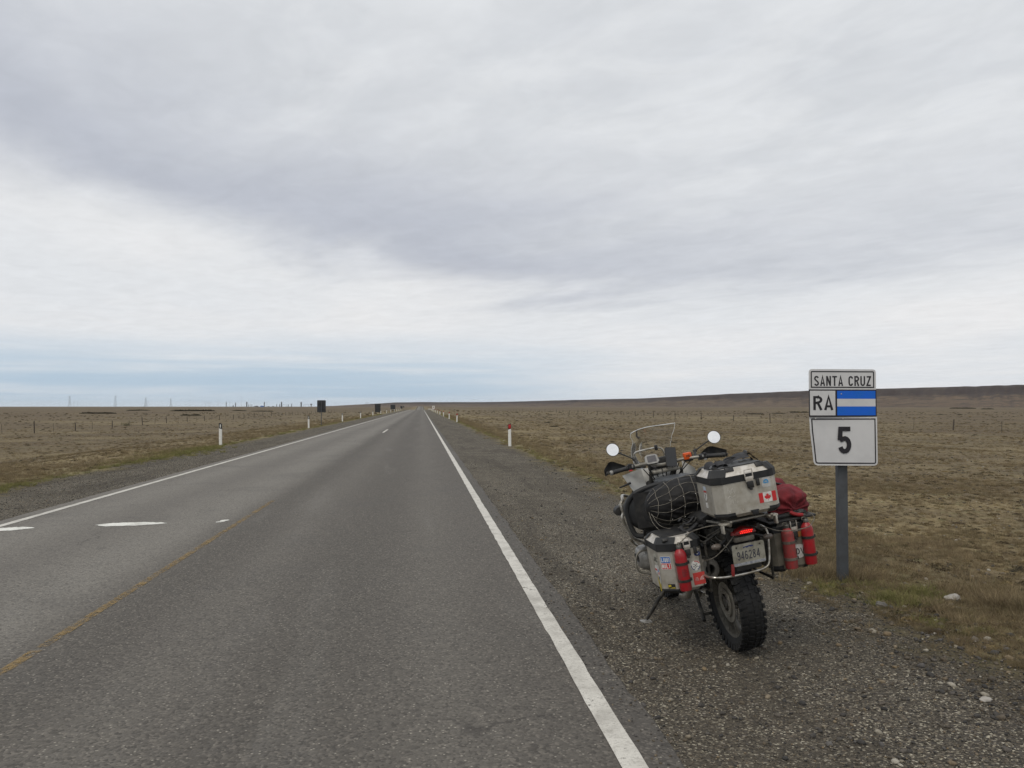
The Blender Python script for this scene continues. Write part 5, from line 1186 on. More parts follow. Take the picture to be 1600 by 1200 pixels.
def mirror(c_, st, mid_, nrm, base):
    c_ = Vector(c_); nrm = Vector(nrm).normalized(); mr = empty('mirror', (0, 0, 0)); mr.parent = BK
    bm = B(); lathe(bm, [(.0001, -.028), (.026, -.026), (.044, -.014), (.0535, .0), (.0545, .004), (.0515, .006), (.050, .002)], c_, nrm, 30, caps=False); obj('shell', bm, BLK, mr)
    bm = B(); u = nrm.orthogonal().normalized(); v = nrm.cross(u); N_ = 30; rings = []
    for r_ in (.0502, .036, .018, .0005): rings.append([c_ + nrm * (.0035 + .0012 * (1 - (r_ / .05) ** 2)) + (u * cos(2 * pi * k / N_) + v * sin(2 * pi * k / N_)) * r_ for k in range(N_)])
    loft(bm, rings); obj('glass', bm, MIRR, mr)
    bm = B(); tube(bm, [Vector(base), Vector(st)], [.014, .010], 10); tube(bm, [Vector(st), Vector(mid_), c_ - nrm * .022], .0058, 8); lathe(bm, [(.011, -.012), (.014, -.008), (.014, .012), (.010, .018)], st, Vector(mid_) - Vector(st), 10); obj('stalk', bm, BLK, mr)
mirror((-.403, 1.05, 1.390), (-.245, 1.02, 1.285), (-.315, 1.035, 1.33), (.03, -1, .30), (-.235, .985, 1.240)); mirror((.452, 1.05, 1.340), (.262, 1.02, 1.262), (.36, 1.035, 1.305), (-.12, -1, .30), (.245, .98, 1.222))
# windscreen
bm = B(); rows = []; nU = 14
prof_ = [(1.14, -.160, .100, 1.26), (1.22, -.195, .118, 1.245), (1.30, -.212, .125, 1.225), (1.36, -.205, .138, 1.205), (1.405, -.190, .150, 1.192), (1.45, -.205, .172, 1.18), (1.485, -.203, .185, 1.165)]
for i, (z_, xl_, xr_, y_) in enumerate(prof_):
    row = []
    for k in range(nU + 1):
        t_ = k / nU; cv = 1 - (2 * t_ - 1) ** 2; top_ = i == len(prof_) - 1
        row.append((xl_ + (xr_ - xl_) * t_, y_ + .075 * cv, z_ + ((.012 * sin(pi * t_) + .018 * t_ + .004 * sin(2 * pi * t_)) if top_ else 0)))
    rows.append(row)
edgeP = [Vector(p) for p in rows[-1]]; leftP = [Vector(r[0]) for r in rows]; rightP = [Vector(r[-1]) for r in rows]
loft(bm, rows, closed=False, caps=False); bmesh.ops.solidify(bm, geom=bm.faces[:], thickness=.003); ws = obj('windscreen', bm, ACR, BK)
bm = B(); tube(bm, edgeP, .0030, 6); obj('edge', bm, ACE, ws)  # edge highlight drawn as thin pale tubes, top and both sides
for P_ in (leftP, rightP): bm = B(); tube(bm, P_, .0016, 6, sm=3); obj('edge', bm, ACE, ws)
bm = B(); tube(bm, [(-.206, 1.16, 1.18), (-.207, 1.16, 1.295), (-.195, 1.155, 1.32), (-.165, 1.15, 1.329), (-.026, 1.15, 1.333), (.020, 1.15, 1.322), (.042, 1.15, 1.29), (.052, 1.15, 1.20)], .0075, 10, sm=5); sb_ = obj('screen_bar', bm, STEEL, BK)
bm = B(); box(bm, (-.018, 1.14, 1.334), (.024, .03, .045), bev=.006); obj('clamp', bm, BLK, sb_)
# navigation unit
gn = empty('navigation_device', (-.112, 1.0, 1.262)); gn.parent = BK; rx_ = Matrix.Rotation(-.35, 4, 'X')
bm = B(); M_ = rx_
def prismM(poly, z0, z1): loft(bm, [[M_ @ Vector((a_, -h, b_)) for a_, b_ in poly] for h in (z0, z1)])
prismM([(-.058, -.020), (-.05, .030), (-.03, .040), (.03, .040), (.05, .030), (.058, -.020), (.04, -.036), (-.04, -.036)], -.018, .006); obj('case', bm, GREYL, gn, smooth=False)
bm = B(); prismM(rrect(.074, .052, .005, 3, 0, .003), .0062, .0075); obj('screen', bm, SCRN, gn, smooth=False)
bm = B(); prismM(rrect(.10, .03, .01, 3, 0, -.022), .005, -.03); obj('mount', bm, BLK, gn)
# phone
ph = empty('phone', (.043, .98, 1.255)); ph.parent = BK; bm = B(); M_ = Matrix.Rotation(.16, 4, 'Y') @ Matrix.Rotation(-.3, 4, 'X'); prismM(rrect(.090, .158, .012, 4), -.006, .006); obj('case', bm, BLK, ph)
bm = B(); prismM(rrect(.082, .148, .006, 3), .0061, .0068); obj('screen', bm, mat('dark_glass', (.03, .031, .033), None, .35), ph, smooth=False)
bm = B(); tube(bm, [(0, .01, -.03), (.01, .03, -.06)], .01, 8); obj('mount', bm, BLK, ph)
# orange gadget on the right bar
og = empty('action_camera', (.180, .985, 1.232)); og.parent = BK
bm = B(); box(bm, (0, 0, .006), (.064, .04, .054), bev=.006); obj('case', bm, ORG, og); bm = B(); prism(bm, rrect(.036, .016, .002, 2, 0, .008), (0, -.0202, 0), EX, EZ, .001); obj('display', bm, mat('dark_orange', (.28, .05, .01), (.1, .03, .01), .5, 0, 120), og)
bm = B(); box(bm, (.008, .008, -.004), (.072, .04, .07), bev=.006); obj('holder', bm, BLK, og)
# cables under the bars
for k in range(9):
    x0_ = -.20 + .05 * k; bm = B(); tube(bm, [(x0_, .97, 1.20), (x0_ * .7, 1.02 + .02 * (k % 3), 1.12 - .02 * (k % 2)), (x0_ * .5 + .02, 1.12, 1.06), (x0_ * .4, 1.15, .95)], .0042, 6, sm=4); obj('cable', bm, BLK, BK)
for p0, p1, p2 in (((-.10, -.15, .86), (-.16, -.2, .77), (-.05, -.25, .72)), ((-.2, -.1, .84), (-.12, -.22, .78), (-.10, -.12, .66)), ((-.02, -.1, .95), (-.10, -.3, .91), (-.18, -.2, .84)), ((-.05, 0, .9), (-.14, -.28, .83), (-.02, -.3, .78))):
    bm = B(); tube(bm, [p0, p1, p2], .0045, 6, sm=6); obj('cable', bm, BLKD, BK)
# foot pegs and stands
for s in (-1, 1):
    bm = B(); tube(bm, [(s * .13, .50, .36), (s * .24, .49, .36)], .011, 8); box(bm, (s * .25, .485, .365), (.09, .035, .015), bev=.004); obj('foot_peg', bm, BLKD, BK)
bm = B(); tube(bm, [(-.16, .66, .40), (-.24, .69, .33), (-.325, .72, .235), (-.375, .74, .165), (-.415, .755, .115), (-.440, .76, .090)], [.015, .012], 10, sm=5); ss_ = obj('side_stand', bm, BLKD, BK)
bm = B(); rt_ = Matrix.Rotation(RD(10), 4, 'Y'); box(bm, (-.452, .745, .084), (.085, .05, .008), rt_, bev=.002); tube(bm, [(-.485, .725, .088), (-.46, .70, .082), (-.41, .715, .074)], .0045, 6); obj('foot_plate', bm, GREYL, ss_)
bm = B()
for s in (-1, 1): tube(bm, [(s * .13, .42, .36), (s * .14, .30, .20), (s * .16, .22, .165)], .013, 8)
tube(bm, [(-.14, .28, .19), (.14, .28, .19)], .010, 8); obj('centre_stand', bm, BLKD, BK)
bm = B(); box(bm, (0, .85, .27), (.34, .50, .012), bev=.003); box(bm, (0, 1.10, .34), (.30, .012, .14), Matrix.Rotation(-.4, 4, 'X'), bev=.003); obj('skid_plate', bm, ALUD, BK)

# ================================================================ things carried on the motorcycle
def bottle(x, y, z, h, r, tilt, label, faded=False):
    o = (x, y, z); e = held('fuel_bottle', o, label, 'bottle', 'red fuel bottles strapped to the panniers')
    m = REDB if not faded else mat('red_bottle_dusty', (.30, .035, .035), (.21, .05, .045), .55, 0, 26)
    bm = B(); lathe(bm, [(.0001, .0), (r * .93, 0), (r, .006), (r, h * .74), (r * .985, h * .785), (r * .92, h * .825), (r * .80, h * .86), (r * .60, h * .893), (r * .42, h * .915), (r * .38, h * .93)], (0, 0, 0), (tilt, 0, 1), 30); obj('body', bm, m, e)
    bm = B(); lathe(bm, [(r * .40, h * .925), (r * .44, h * .93), (r * .44, h * .985), (r * .36, h), (.0001, h)], (0, 0, 0), (tilt, 0, 1), 18); cp = obj('cap', bm, GREYP, e)
    bm = B(); tube(bm, [(r * .3, 0, h * .99), (r * .3, 0, h * 1.04), (-r * .3, 0, h * 1.04), (-r * .3, 0, h * .99)], .0028, 6, sm=4); obj('loop', bm, CABLE, cp)
    for z_ in (.22, .60):
        bm = B(); lathe(bm, [(r + .0005, z_ * h - .009), (r + .0035, z_ * h - .008), (r + .0035, z_ * h + .008), (r + .0005, z_ * h + .009)], (0, 0, 0), (tilt, 0, 1), 24, caps=False); st_ = obj('clamp_strap', bm, BLKD if not faded else mat('dusty_strap', (.13, .105, .085), (.08, .06, .05), .8, 0, 40), e)
        bm = B(); box(bm, (r + .004 + tilt * z_ * h, -.004, z_ * h), (.014, .018, .02), bev=.003); obj('buckle', bm, BLK, st_)
    return e
b1 = bottle(-.398, -.270, .548, .290, .0385, 0.0, 'bright red fuel bottle on the sticker covered left pannier')
bm = B(); pts = []
for zz, w_ in ((.48, .020), (.455, .026), (.43, .022), (.41, .027), (.385, .02), (.36, .025), (.335, .018)):
    k0 = -.012
    z_ = .29 * zz; a0 = -pi / 2 - .5; n_ = 5
    tube(bm, [(.0392 * cos(a0 + .9 * j / n_ * w_ / .026), .0392 * sin(a0 + .9 * j / n_ * w_ / .026), z_) for j in range(n_ + 1)], .0016, 4)
obj('print', bm, mat('dark_red_print', (.10, .008, .01), None, .5), b1)
bottle(.330, -.270, .545, .285, .0405, .03, 'dusty red fuel bottle on the right pannier nearer the wheel', True)
bottle(.470, -.262, .545, .295, .0385, .04, 'clean red fuel bottle on the outer corner of the right pannier')

# black bag tied across the seat under a net
bag = held('duffel_bag', (-.05, .22, .88), 'black duffel bag lashed across the seat under a pale cord net', 'bag')
O_ = Vector((-.05, .22, .88))
def bagpt(u, a, off=0):
    """u: 0 left end .. 1 right end, a: angle round"""
    x = -.435 + .83 * u; e = min(u / .30, 1); r = .155 * math.sqrt(max(0, 1 - (1 - e) ** 2)) if u < .30 else .155
    e2 = min((1 - u) / .2, 1); r *= math.sqrt(max(0, 1 - (1 - e2) ** 2)) if u > .8 else 1
    r = max(r, .004); d = Vector((0, cos(a), sin(a)))
    nn = 1 + .10 * noise.noise(Vector((x * 5, cos(a) * 1.1, sin(a) * 1.1))) + .04 * noise.noise(Vector((x * 16, cos(a) * 3, sin(a) * 3))) + (.035 * (1 - abs(noise.noise(Vector((x * 9 + sin(a) * 2.5, cos(a) * 2.2, sin(a) * 2.2)))) * 4) if off == 0 else .01)
    zc = 1.015 + .02 * sin(3 * u)
    p = Vector((x, .24, zc)) + Vector((0, d.y * 1.08, d.z * 1.0)) * (r * nn + off)
    if p.z < .885: p.z = .885 + (p.z - .885) * .3
    return p - O_
bm = B(); rings = [[bagpt(max(u, .0005), 2 * pi * k / 96) for k in range(96)] for u in [0, .004, .012, .022, .035, .05, .068, .088] + [.11 + .0125 * j for j in range(69)] + [.98, .996, 1]]
loft(bm, rings); obj('body', bm, BAGB, bag)
net = empty('cord_net', (0, 0, 0)); net.parent = bag
for k, u0 in enumerate((.05, .15, .26, .37, .48, .60, .72)):
    bm = B(); tube(bm, [bagpt(u0 + .035 * j / 12 * 1.4 + .012 * noise.noise(Vector((j * .5, k * 3, 0))), pi * (1.42 - 1.25 * j / 16), .004) for j in range(17)], .0014, 5); obj('cord', bm, CORD, net)
for k, a0 in enumerate((1.36, 1.20, 1.04, .90, .75, .58)):
    bm = B(); tube(bm, [bagpt(.02 + .80 * j / 22, pi * a0 + .12 * sin(j * .55) + .05 * noise.noise(Vector((j * .6, k * 5, 3))), .004) for j in range(23)], .0012, 5); obj('cord', bm, CORD, net)
bm = B()
for k, u0 in enumerate((.15, .26, .37, .48)):
    for a0 in (1.20, 1.04, .90): ball(bm, bagpt(u0 + .02, pi * a0, .0045), (.0030,) * 3, sub=1)
obj('knots', bm, mat('net_knot', (.7, .69, .66), None, .5), net)
# rear edge cord sagging to the pannier
bm = B(); tube(bm, [Vector(p) - O_ for p in ((-.42, .16, .99), (-.40, .10, .92), (-.34, .07, .885), (-.22, .05, .87), (-.08, .04, .885))], .0015, 5, sm=6); obj('cord', bm, CORD, net)
bm = B(); tube(bm, [Vector(p) - O_ for p in ((-.425, .20, 1.0), (-.43, .12, .93), (-.38, .06, .865), (-.26, .03, .855), (-.12, .02, .87))], .0015, 5, sm=6); obj('cord', bm, CORD, net)

# rolled black straps and slings stuffed between bag, rack and left pannier
sl = held('strap_bundle', (-.16, -.02, .90), 'tangled black straps stuffed between the netted bag and the left pannier', 'straps'); O_ = Vector((-.16, -.02, .90)); Rs = random.Random(5)
for k in range(9):
    a_ = Rs.uniform(0, 6.28); c_ = Vector((Rs.uniform(-.14, .22), Rs.uniform(-.05, .05), Rs.uniform(-.01, .05))); r_ = Rs.uniform(.035, .06)
    bm = B(); tube(bm, [c_ + Vector((cos(a_ + j * .9) * r_ * 1.3, sin(a_ + j * .9) * r_ * .8, .018 * sin(j * 1.9 + k))) for j in range(7)], Rs.uniform(.008, .015), 8, sm=4, flat=.45); obj('webbing', bm, (BLK, WEB, BLKD)[k % 3], sl)
bm = B(); ball(bm, (.10, -.02, .0), (.13, .07, .045), sub=4, nz=.35, ns=3); obj('roll', bm, BAGB, sl)

# red bag strapped on the right pannier, on a dark board
brd = held('luggage_board', (.40, -.03, .838), 'flat black bag base lying on top of the right pannier', 'luggage base')
bm = B(); box(bm, (0, -.02, .012), (.335, .40, .016), bev=.006); obj('board', bm, BLK, brd)
bm = B(); box(bm, (-.03, -.16, .035), (.24, .05, .03), bev=.012); obj('flap', bm, BLK, brd)
rb = held('stuff_sack', (.44, -.06, .90), 'dark red stuff sack gathered at its end on the right pannier', 'bag'); O_ = Vector((.44, -.06, .90))
def sack(c_, r, sd, m, par, name, pinch=None, folds=11, nz=.16):
    bm = B(); g = bmesh.ops.create_icosphere(bm, subdivisions=5, radius=1)
    for v in g['verts']:
        d = v.co.normalized(); f = 1 + nz * noise.noise(d * 1.6 + Vector((sd, 0, 0))) + .05 * noise.noise(d * 5 + Vector((0, sd, 0)))
        if pinch:
            p_ = Vector(pinch).normalized(); ca = d.dot(p_); w_ = sstep(.35, 1, ca); ang = math.atan2(d.dot(p_.cross(EZ)), d.z - p_.z * ca)
            f *= 1 - .30 * w_ ** 2 + .055 * sin(ang * folds + 2 * noise.noise(d * 2)) * sstep(.0, .8, ca) * (1 - .6 * w_)
        v.co = Vector((d.x * r[0], d.y * r[1], d.z * r[2])) * f
        if v.co.z < -r[2] * .8: v.co.z = -r[2] * .8 + (v.co.z + r[2] * .8) * .3
    bmesh.ops.transform(bm, matrix=Matrix.Translation(Vector(c_) - O_), verts=bm.verts); return obj(name, bm, m, par)
sack((.438, -.095, .935), (.150, .155, .118), 3, REDF, rb, 'body', pinch=(.1, -1, -.45))
sack((.42, .09, .985), (.135, .13, .115), 9, REDF, rb, 'body')
bm = B(); tube(bm, [Vector(p) - O_ for p in ((.30, .02, 1.055), (.36, .0, 1.083), (.44, -.01, 1.062), (.53, -.01, 1.02), (.575, .0, .97))], .020, 8, sm=4, flat=.25); obj('strap', bm, WEB, rb)
bm = B(); tube(bm, [Vector(p) - O_ for p in ((.30, .10, 1.085), (.37, .08, 1.108), (.44, .07, 1.098), (.50, .07, 1.06))], .016, 8, sm=4, flat=.3); obj('strap', bm, BLK, rb)
bm = B(); ball(bm, Vector((.462, -.232, .880)) - O_, (.045, .02, .022), sub=3, nz=.5, ns=3); obj('mouth', bm, BLK, rb)
bm = B(); box(bm, Vector((.482, -.252, .866)) - O_, (.024, .016, .016), bev=.005); obj('toggle', bm, GREYP, rb)
bm = B(); tube(bm, [Vector(p) - O_ for p in ((.40, -.230, .895), (.43, -.25, .878), (.472, -.256, .868))], .012, 8, sm=4); obj('tail', bm, mat('red_webbing', (.28, .015, .018), (.2, .012, .015), .7), rb)

# crumpled black straps on top of the top case
sp = held('luggage_strap', (.03, -.25, 1.287), 'loose crumpled black webbing straps lying on the top case lid', 'straps'); O_ = Vector((.03, -.25, 1.287))
def ribbon(P_, w, par, m=WEB, nm='webbing'):
    bm = B(); P_ = smoothpts([Vector(p) - O_ for p in P_], 6); n = len(P_); rows = []
    for i, p in enumerate(P_):
        d = (P_[min(i + 1, n - 1)] - P_[max(i - 1, 0)]).normalized(); sd_ = Vector((0, 1, .25)); sd_ = (sd_ - d * sd_.dot(d)).normalized(); rows.append([p - sd_ * w / 2, p + sd_ * w / 2])
    loft(bm, rows, closed=False, caps=False); bmesh.ops.solidify(bm, geom=bm.faces[:], thickness=.003); obj(nm, bm, m, par)
ribbon([(-.15, -.33, 1.29), (-.135, -.33, 1.318), (-.10, -.34, 1.322), (-.085, -.34, 1.292)], .075, sp); ribbon([(-.095, -.33, 1.292), (-.075, -.33, 1.315), (-.03, -.34, 1.316), (-.015, -.34, 1.290)], .07, sp)
ribbon([(-.12, -.36, 1.291), (-.05, -.34, 1.302), (-.0, -.30, 1.292)], .035, sp)
ribbon([(.02, -.27, 1.292), (.05, -.25, 1.312), (.12, -.25, 1.324), (.17, -.26, 1.318), (.19, -.27, 1.294)], .075, sp); ribbon([(.06, -.20, 1.295), (.12, -.20, 1.328), (.19, -.22, 1.326), (.22, -.24, 1.29)], .06, sp, BLK)
ribbon([(.16, -.22, 1.30), (.185, -.20, 1.345), (.215, -.22, 1.31), (.235, -.28, 1.268)], .05, sp, BLK)
bm = B(); tube(bm, [Vector(p) - O_ for p in ((-.02, -.30, 1.295), (.0, -.27, 1.320), (.04, -.25, 1.328), (.09, -.24, 1.322))], .006, 8, sm=5); obj('hook_cord', bm, BLK, sp)
for p in ((-.11, -.37, 1.294), (.10, -.30, 1.294)): bm = B(); box(bm, Vector(p) - O_, (.03, .025, .012), bev=.004); obj('buckle', bm, BLK, sp)

# thin security cables
def cablething(P_, r, label):
    o_ = Vector(P_[0]); e = empty('security_cable', BM @ o_, BK.rotation_euler); tag(e, label, 'cable', 'thin dusty cables tying the luggage'); bm = B(); tube(bm, [Vector(p) - o_ for p in P_], r, 6, sm=7); obj('strand', bm, CABLE, e)
    bm = B(); lathe(bm, [(r * 1.8, -.008), (r * 1.8, .008)], (0, 0, 0), (0, 0, 1), 8); obj('crimp', bm, ALUD, e)
cablething([(-.398, -.272, .85), (-.36, -.27, .868), (-.30, -.25, .90), (-.22, -.30, .925), (-.15, -.36, .935), (-.09, -.38, .925)], .0032, 'thin cable from the left bottle cap up to the luggage rack')
cablething([(-.245, -.24, .70), (-.20, -.33, .73), (-.13, -.37, .79), (-.06, -.37, .85)], .0032, 'thin cable from the left pannier up to the tail light')
cablething([(.10, -.36, .885), (.16, -.36, .862), (.24, -.34, .822), (.33, -.33, .800), (.42, -.32, .795), (.48, -.31, .80), (.53, -.29, .84), (.52, -.27, .87)], .0032, 'thin cable looping from the tail across both right bottles')
# ================================================================ small loose stuff
ASSET = bpy.data.collections.new('scatter_sources')          # not linked to the scene
def vmat(name, ramp, rough=.9, tint=None, trans=0):
    m = bpy.data.materials.new(name); m.use_nodes = True; t = NT(m.node_tree)
    rnd = t.n('ShaderNodeObjectInfo').outputs['Random']
    rp = t.n('ShaderNodeValToRGB', ins={0: rnd}); e = rp.color_ramp.elements
    e[0].position = ramp[0][0]; e[0].color = (*ramp[0][1], 1); e[1].position = ramp[-1][0]; e[1].color = (*ramp[-1][1], 1)
    for p_, c_ in ramp[1:-1]: k = e.new(p_); k.color = (*c_, 1)
    co = t.n('ShaderNodeTexCoord').outputs['Object']
    n = t.noise(co, 9 if trans else 2.5, 4, .6)
    c = t.mix(t.ss(n, .35, .7), rp.outputs[0], t.n('ShaderNodeVectorMath', operation='SCALE', ins={0: rp.outputs[0], 'Scale': .62}).outputs[0])
    p = t.n('ShaderNodeBsdfPrincipled', ins={'Base Color': c, 'Roughness': rough, 'Specular IOR Level': .25})
    out = p.outputs[0]
    if trans:
        tr = t.n('ShaderNodeBsdfTranslucent', ins={'Color': c}); out = t.n('ShaderNodeMixShader', ins={0: trans, 1: out, 2: tr.outputs[0]}).outputs[0]
    t.n('ShaderNodeOutputMaterial', ins={0: out}); return m
MG = vmat('dry_grass', [(0, (.19, .145, .09)), (.25, (.32, .25, .145)), (.5, (.23, .178, .105)), (.68, (.19, .16, .085)), (.85, (.13, .092, .062)), (1, (.40, .32, .19))], trans=.25)
MGG = vmat('green_grass', [(0, (.17, .175, .06)), (.4, (.24, .225, .085)), (.7, (.30, .26, .12)), (1, (.15, .17, .05))], trans=.3)
MCU = vmat('cushion_plant', [(0, (.085, .070, .036)), (.35, (.06, .044, .030)), (.7, (.12, .09, .048)), (1, (.24, .18, .085))])
MPB = vmat('pebble', [(0, (.035, .034, .033)), (.3, (.065, .060, .054)), (.55, (.11, .088, .060)), (.72, (.09, .085, .082)), (.84, (.20, .15, .09)), (.95, (.24, .215, .17)), (1, (.38, .355, .30))], rough=.75)
def asset(name, bm, m, coll, smooth=False):
    me = bpy.data.meshes.new(name); bm.to_mesh(me); bm.free(); me.materials.append(m)
    if smooth: me.shade_smooth()
    o = bpy.data.objects.new(name, me); coll.objects.link(o); return o
def blade(bm, p, d, L, w, bend, R):
    a = R.uniform(0, 2 * pi); side = Vector((cos(a), sin(a), 0)); pts = []
    for k in range(4):
        s = k / 3; q = Vector(p) + Vector((d[0], d[1], 0)) * (L * (s * .45 + bend * s * s)) + Vector((0, 0, L * (s - .35 * bend * s * s)))
        ww = w * (1 - s * .85); pts.append((q - side * ww, q + side * ww))
    vs = [(bm.verts.new(a_), bm.verts.new(b_)) for a_, b_ in pts]
    for (a_, b_), (c_, d_) in zip(vs, vs[1:]): bm.faces.new((a_, b_, d_, c_))
def tuft(R, n, h, rad, w, lay):
    bm = B()
    for i in range(n):
        a = R.uniform(0, 2 * pi); r = rad * math.sqrt(R.random())
        sp = R.uniform(.1, lay); a2 = a + R.uniform(-.7, .7)
        blade(bm, (cos(a) * r, sin(a) * r, -.01), (cos(a2) * sp, sin(a2) * sp), h * R.uniform(.45, 1.1), w * R.uniform(.7, 1.3), R.uniform(.1, .9), R)
    return bm
def coll(name): c = bpy.data.collections.new(name); return c
cG = coll('dry_tuft_sources'); cGG = coll('green_tuft_sources'); cC = coll('cushion_sources'); cP = coll('pebble_sources')
R_ = random.Random(3)
for k in range(4): asset('tuft', tuft(R_, 46, .085 + .012 * k, .065, .0019, 1.3), MG, cG)
for k in range(3): asset('tuft', tuft(R_, 50, .08, .07, .0026, 1.5), MGG, cGG)
for k in range(3):
    bm = B()
    for i in range(130):
        v = Vector((R_.gauss(0, 1), R_.gauss(0, 1), abs(R_.gauss(0, 1)))).normalized(); r = R_.uniform(.6, 1) * (1 + .3 * noise.noise(v * 2 + Vector((k * 4, 0, 0))))
        c = Vector((v.x * .11 * r, v.y * .11 * r, v.z * .05 * r)); s = R_.uniform(.006, .013)
        u = Vector((R_.uniform(-1, 1), R_.uniform(-1, 1), R_.uniform(-1, 1))).normalized(); w_ = u.orthogonal()
        bm.faces.new([bm.verts.new(c + u * s), bm.verts.new(c + w_ * s * .6), bm.verts.new(c - u * s), bm.verts.new(c - w_ * s * .6)])
    asset('cushion', bm, MCU, cC)
for k in range(5):
    bm = B(); ball(bm, (0, 0, .2), (1, R_.uniform(.6, .95), R_.uniform(.4, .65)), sub=2, nz=.35, ns=1.3, seed=k * 3); asset('pebble', bm, MPB, cP, True)
def scatter(name, pts, src, label, cat, tilt=.15):
    """pts: (x, y, z, scale)"""
    me = bpy.data.meshes.new(name); me.from_pydata([p[:3] for p in pts], [], [])
    at = me.attributes.new('sc', 'FLOAT', 'POINT'); at.data.foreach_set('value', [p[3] for p in pts])
    o = bpy.data.objects.new(name, me); COL.objects.link(o)
    g = bpy.data.node_groups.new(name + '_nodes', 'GeometryNodeTree')
    g.interface.new_socket('Geometry', in_out='INPUT', socket_type='NodeSocketGeometry'); g.interface.new_socket('Geometry', in_out='OUTPUT', socket_type='NodeSocketGeometry')
    N = g.nodes.new; L = g.links.new
    gi = N('NodeGroupInput'); go = N('NodeGroupOutput'); ip = N('GeometryNodeInstanceOnPoints'); ci = N('GeometryNodeCollectionInfo')
    ci.inputs['Collection'].default_value = src; ci.inputs['Separate Children'].default_value = True; ci.inputs['Reset Children'].default_value = True
    ip.inputs['Pick Instance'].default_value = True
    rv = N('FunctionNodeRandomValue'); rv.data_type = 'FLOAT_VECTOR'; rv.inputs[0].default_value = (-tilt, -tilt, 0); rv.inputs[1].default_value = (tilt, tilt, 6.28)
    er = N('FunctionNodeEulerToRotation'); na = N('GeometryNodeInputNamedAttribute'); na.data_type = 'FLOAT'; na.inputs[0].default_value = 'sc'
    L(gi.outputs[0], ip.inputs['Points']); L(ci.outputs[0], ip.inputs['Instance']); L(rv.outputs[0], er.inputs[0]); L(er.outputs[0], ip.inputs['Rotation'])
    L([q for q in na.outputs if q.enabled][0], ip.inputs['Scale']); L(ip.outputs[0], go.inputs[0])
    md = o.modifiers.new('scatter', 'NODES'); md.node_group = g
    return tag(o, label, cat, kind='stuff')
AZ0, AZ1 = RD(6.43 - 37), RD(6.43 + 40)
def polar(R, n, d0, d1, power, ok):
    out = []; tries = 0
    while len(out) < n and tries < n * 12:
        tries += 1
        u = R.random(); d = (d0 ** (1 - power) + u * (d1 ** (1 - power) - d0 ** (1 - power))) ** (1 / (1 - power)) if power != 1 else d0 * (d1 / d0) ** u
        a = R.uniform(AZ0, AZ1); x, y = d * sin(a), d * cos(a)
        if ok(x, y): out.append((x, y, d))
    return out
R = random.Random(11)
def field(x, y, m=0):
    n = .9 * noise.noise(Vector((x * .5, y * .5, 4)))
    e = n + .5 * noise.noise(Vector((x * 2, y * 2, 9)))
    return x > 3.75 + m + e or x < -8.4 - m - e * .4
def dens(x, y): return .5 + .8 * noise.noise(Vector((x * .22, y * .22, 2))) + .5 * noise.noise(Vector((x * .9, y * .9, 6)))
pts = []
for x, y, d in polar(R, 64000, 4, 150, 1.0, lambda x, y: field(x, y) and R.random() < max(.40, dens(x, y) - .05) * (1 if math.hypot(x, y) < 70 else max(0, 1.6 - math.hypot(x, y) / 110))):
    pts.append((x, y, zt(x, y), R.uniform(.22, .62) * (1 + d / 70) * (.6 + .5 * dens(x, y)) * (1.6 if R.random() < .06 else 1)))
scatter('dry_grass_field', pts, cG, 'short straw coloured steppe grass covering the plain beside the road', 'grass')
pts = []
for x, y, d in polar(R, 9000, 5, 420, 1.0, lambda x, y: field(x, y, .15) and R.random() < .45 + .5 * dens(y, x)):
    pts.append((x, y, zt(x, y) - .01, R.uniform(.2, .7) * (1 + d / 55)))
for x, y, d in polar(R, 9000, 6, 60, 1.0, lambda x, y: field(x, y, .2)): pts.append((x, y, zt(x, y) - .008, R.uniform(.15, .5)))
scatter('cushion_plants', pts, cC, 'dark low cushion plants dotted over the steppe', 'ground cover')
# greener fringe along both shoulders
pts = []
for i in range(1900):
    y = 5 * (170 / 5) ** R.random(); side = R.random() < .5
    n = .45 * noise.noise(Vector((y * .5, 1 if side else 7, 4)))
    if noise.noise(Vector((y * .35, 3 if side else 12, 0))) < -.12 and R.random() < .8: continue
    x = (3.75 + n + abs(R.gauss(0, .28))) if side else (-8.25 - n * .5 - abs(R.gauss(0, .25)))
    pts.append((x, y, zt(x, y), R.uniform(.3, .8) * (1 + y / 60)))
for cx, cy, r_, n_ in ((-8.45, 29.5, 1.5, 160), (-8.4, 26.0, 1.2, 70), (-8.5, 32.5, 1.0, 90), (4.05, 6.5, .13, 60), (4.05, 7.2, .12, 24), (4.36, 6.62, .12, 40), (3.6, 6.9, .12, 16), (4.2, 9.5, .4, 40), (-8.4, 17, .7, 60)):
    for i in range(n_):
        x = cx + R.gauss(0, r_ * .35 if cx < 0 else r_ * .6); y = cy + R.gauss(0, r_)
        pts.append((x, y, zt(x, y), R.uniform(.4, .95) * (1 + cy / 40)))
scatter('green_grass_fringe', pts, cGG, 'yellow green grass tufts fringing the gravel shoulders', 'grass')
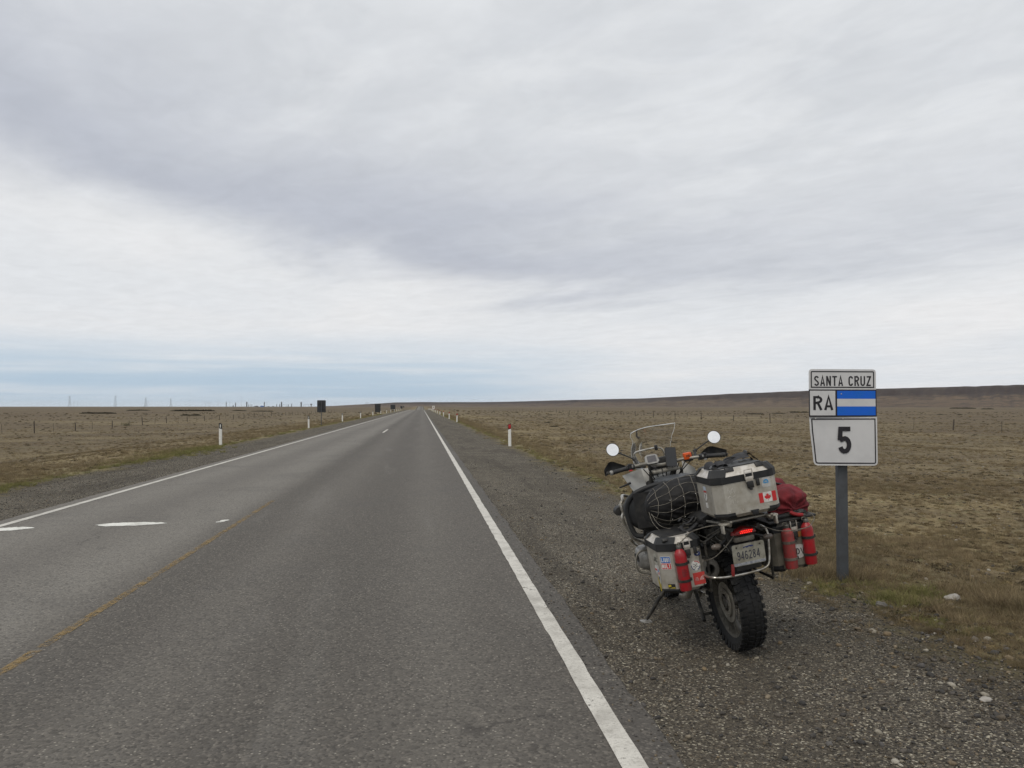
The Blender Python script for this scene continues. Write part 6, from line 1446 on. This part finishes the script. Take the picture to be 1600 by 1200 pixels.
# straw fringe, taller
pts = []
for i in range(6500):
    y = 5.5 * (150 / 5.5) ** R.random(); side = R.random() < .6
    n = .45 * noise.noise(Vector((y * .5, 1 if side else 7, 4)))
    x = (4.05 + n + abs(R.gauss(0, .8))) if side else (-8.6 - n * .5 - abs(R.gauss(0, .9)))
    pts.append((x, y, zt(x, y), R.uniform(.35, .95) * (1 + y / 70)))
for cx, cy, r_, n_ in ((4.1, 7.35, .16, 60), (3.85, 7.5, .15, 40), (4.75, 6.1, .09, 45), (4.98, 6.05, .1, 45), (4.9, 6.6, .2, 40), (3.8, 8.2, .4, 90)):
    for i in range(n_):
        x = cx + R.gauss(0, r_); y = cy + R.gauss(0, r_); pts.append((x, y, zt(x, y), R.uniform(.8, 1.5)))
for i in range(110):
    y = 3.2 * (22 / 3.2) ** R.random(); pts.append((3.75 - abs(R.gauss(0, .35)), y, 0, R.uniform(.2, .55)))
scatter('dry_grass_fringe', pts, cG, 'taller straw grass at the edges of the gravel', 'grass')
# pebbles
pts = []
while len(pts) < 36000:
    y = 2.2 * (30 / 2.2) ** R.random(); x = R.uniform(1.2, 4.9)
    if R.random() < (y - 8) / 20: continue
    if x > 3.7 and R.random() < (x - 3.7) / 1.1: continue
    if y * .62 + .6 < x - .6: continue
    s = .0030 * (1 / max(R.random(), .002)) ** .40
    s = min(s, .024) * (.85 if x < 3 else 1.3)
    pts.append((x, y, (road_z(y) if x < 4.2 else zt(x, y)) + .0, s))
for i in range(7000):
    y = 7 * (40 / 7) ** R.random(); x = R.uniform(-8.3, -6.02); pts.append((x, y, .0, R.uniform(.005, .013)))
for x, y, d in polar(R, 1300, 4.5, 40, 1.0, lambda x, y: x > 3.6): pts.append((x, y, zt(x, y), R.uniform(.008, .022) * (1 + d / 30)))
for i in range(500):
    y = 2.2 * (20 / 2.2) ** R.random(); pts.append((1.1 + R.uniform(-.1, .15), y, .014, R.uniform(.004, .01)))
scatter('gravel', pts, cP, 'loose mixed pebbles on the road shoulders', 'gravel', tilt=.4)
# a few larger stones that can be told apart
def stone(x, y, r, m, label, seed):
    bm = B(); ball(bm, (0, 0, r[2] * .45), r, sub=3, nz=.3, ns=1.6, seed=seed)
    o = obj('stone', bm, m); o.location = (x, y, zt(x, y)); o.rotation_euler = (0, 0, seed); tag(o, label, 'stone', 'stones on the verge')
stone(4.50, 6.40, (.09, .05, .035), ROCKP, 'pale flat stone in the grass to the right of the green tuft', .4)
stone(3.77, 6.26, (.05, .035, .03), ROCK, 'dark lump of stone at the gravel edge right of the sign post', 2.0)
stone(3.15, 4.21, (.034, .024, .014), ROCKP, 'pale rounded pebble at the lower right corner of the gravel', 3.1)
stone(1.98, 3.75, (.02, .016, .012), ROCK, 'tan oval stone lying alone in front of the rear tyre', 1.2)
# ---------------------------------------------------------------- air: thin haze that fades the far pylons
HZ_DENS = .000022
bm = B(); box(bm, (0, 3500, 43), (31000, 31000, 105)); hz_o = obj('haze', bm, [], smooth=False)
hm = bpy.data.materials.new('haze_air'); hm.use_nodes = True; t = NT(hm.node_tree)
pv = t.n('ShaderNodeVolumePrincipled', ins={'Color': (.86, .90, .95, 1), 'Density': HZ_DENS, 'Anisotropy': .0})
ho = t.n('ShaderNodeOutputMaterial'); t.nt.links.new(pv.outputs[0], ho.inputs['Volume'])
hz_o.data.materials.append(hm); tag(hz_o, 'thin pale air between the near road and the far horizon', 'haze', kind='stuff')
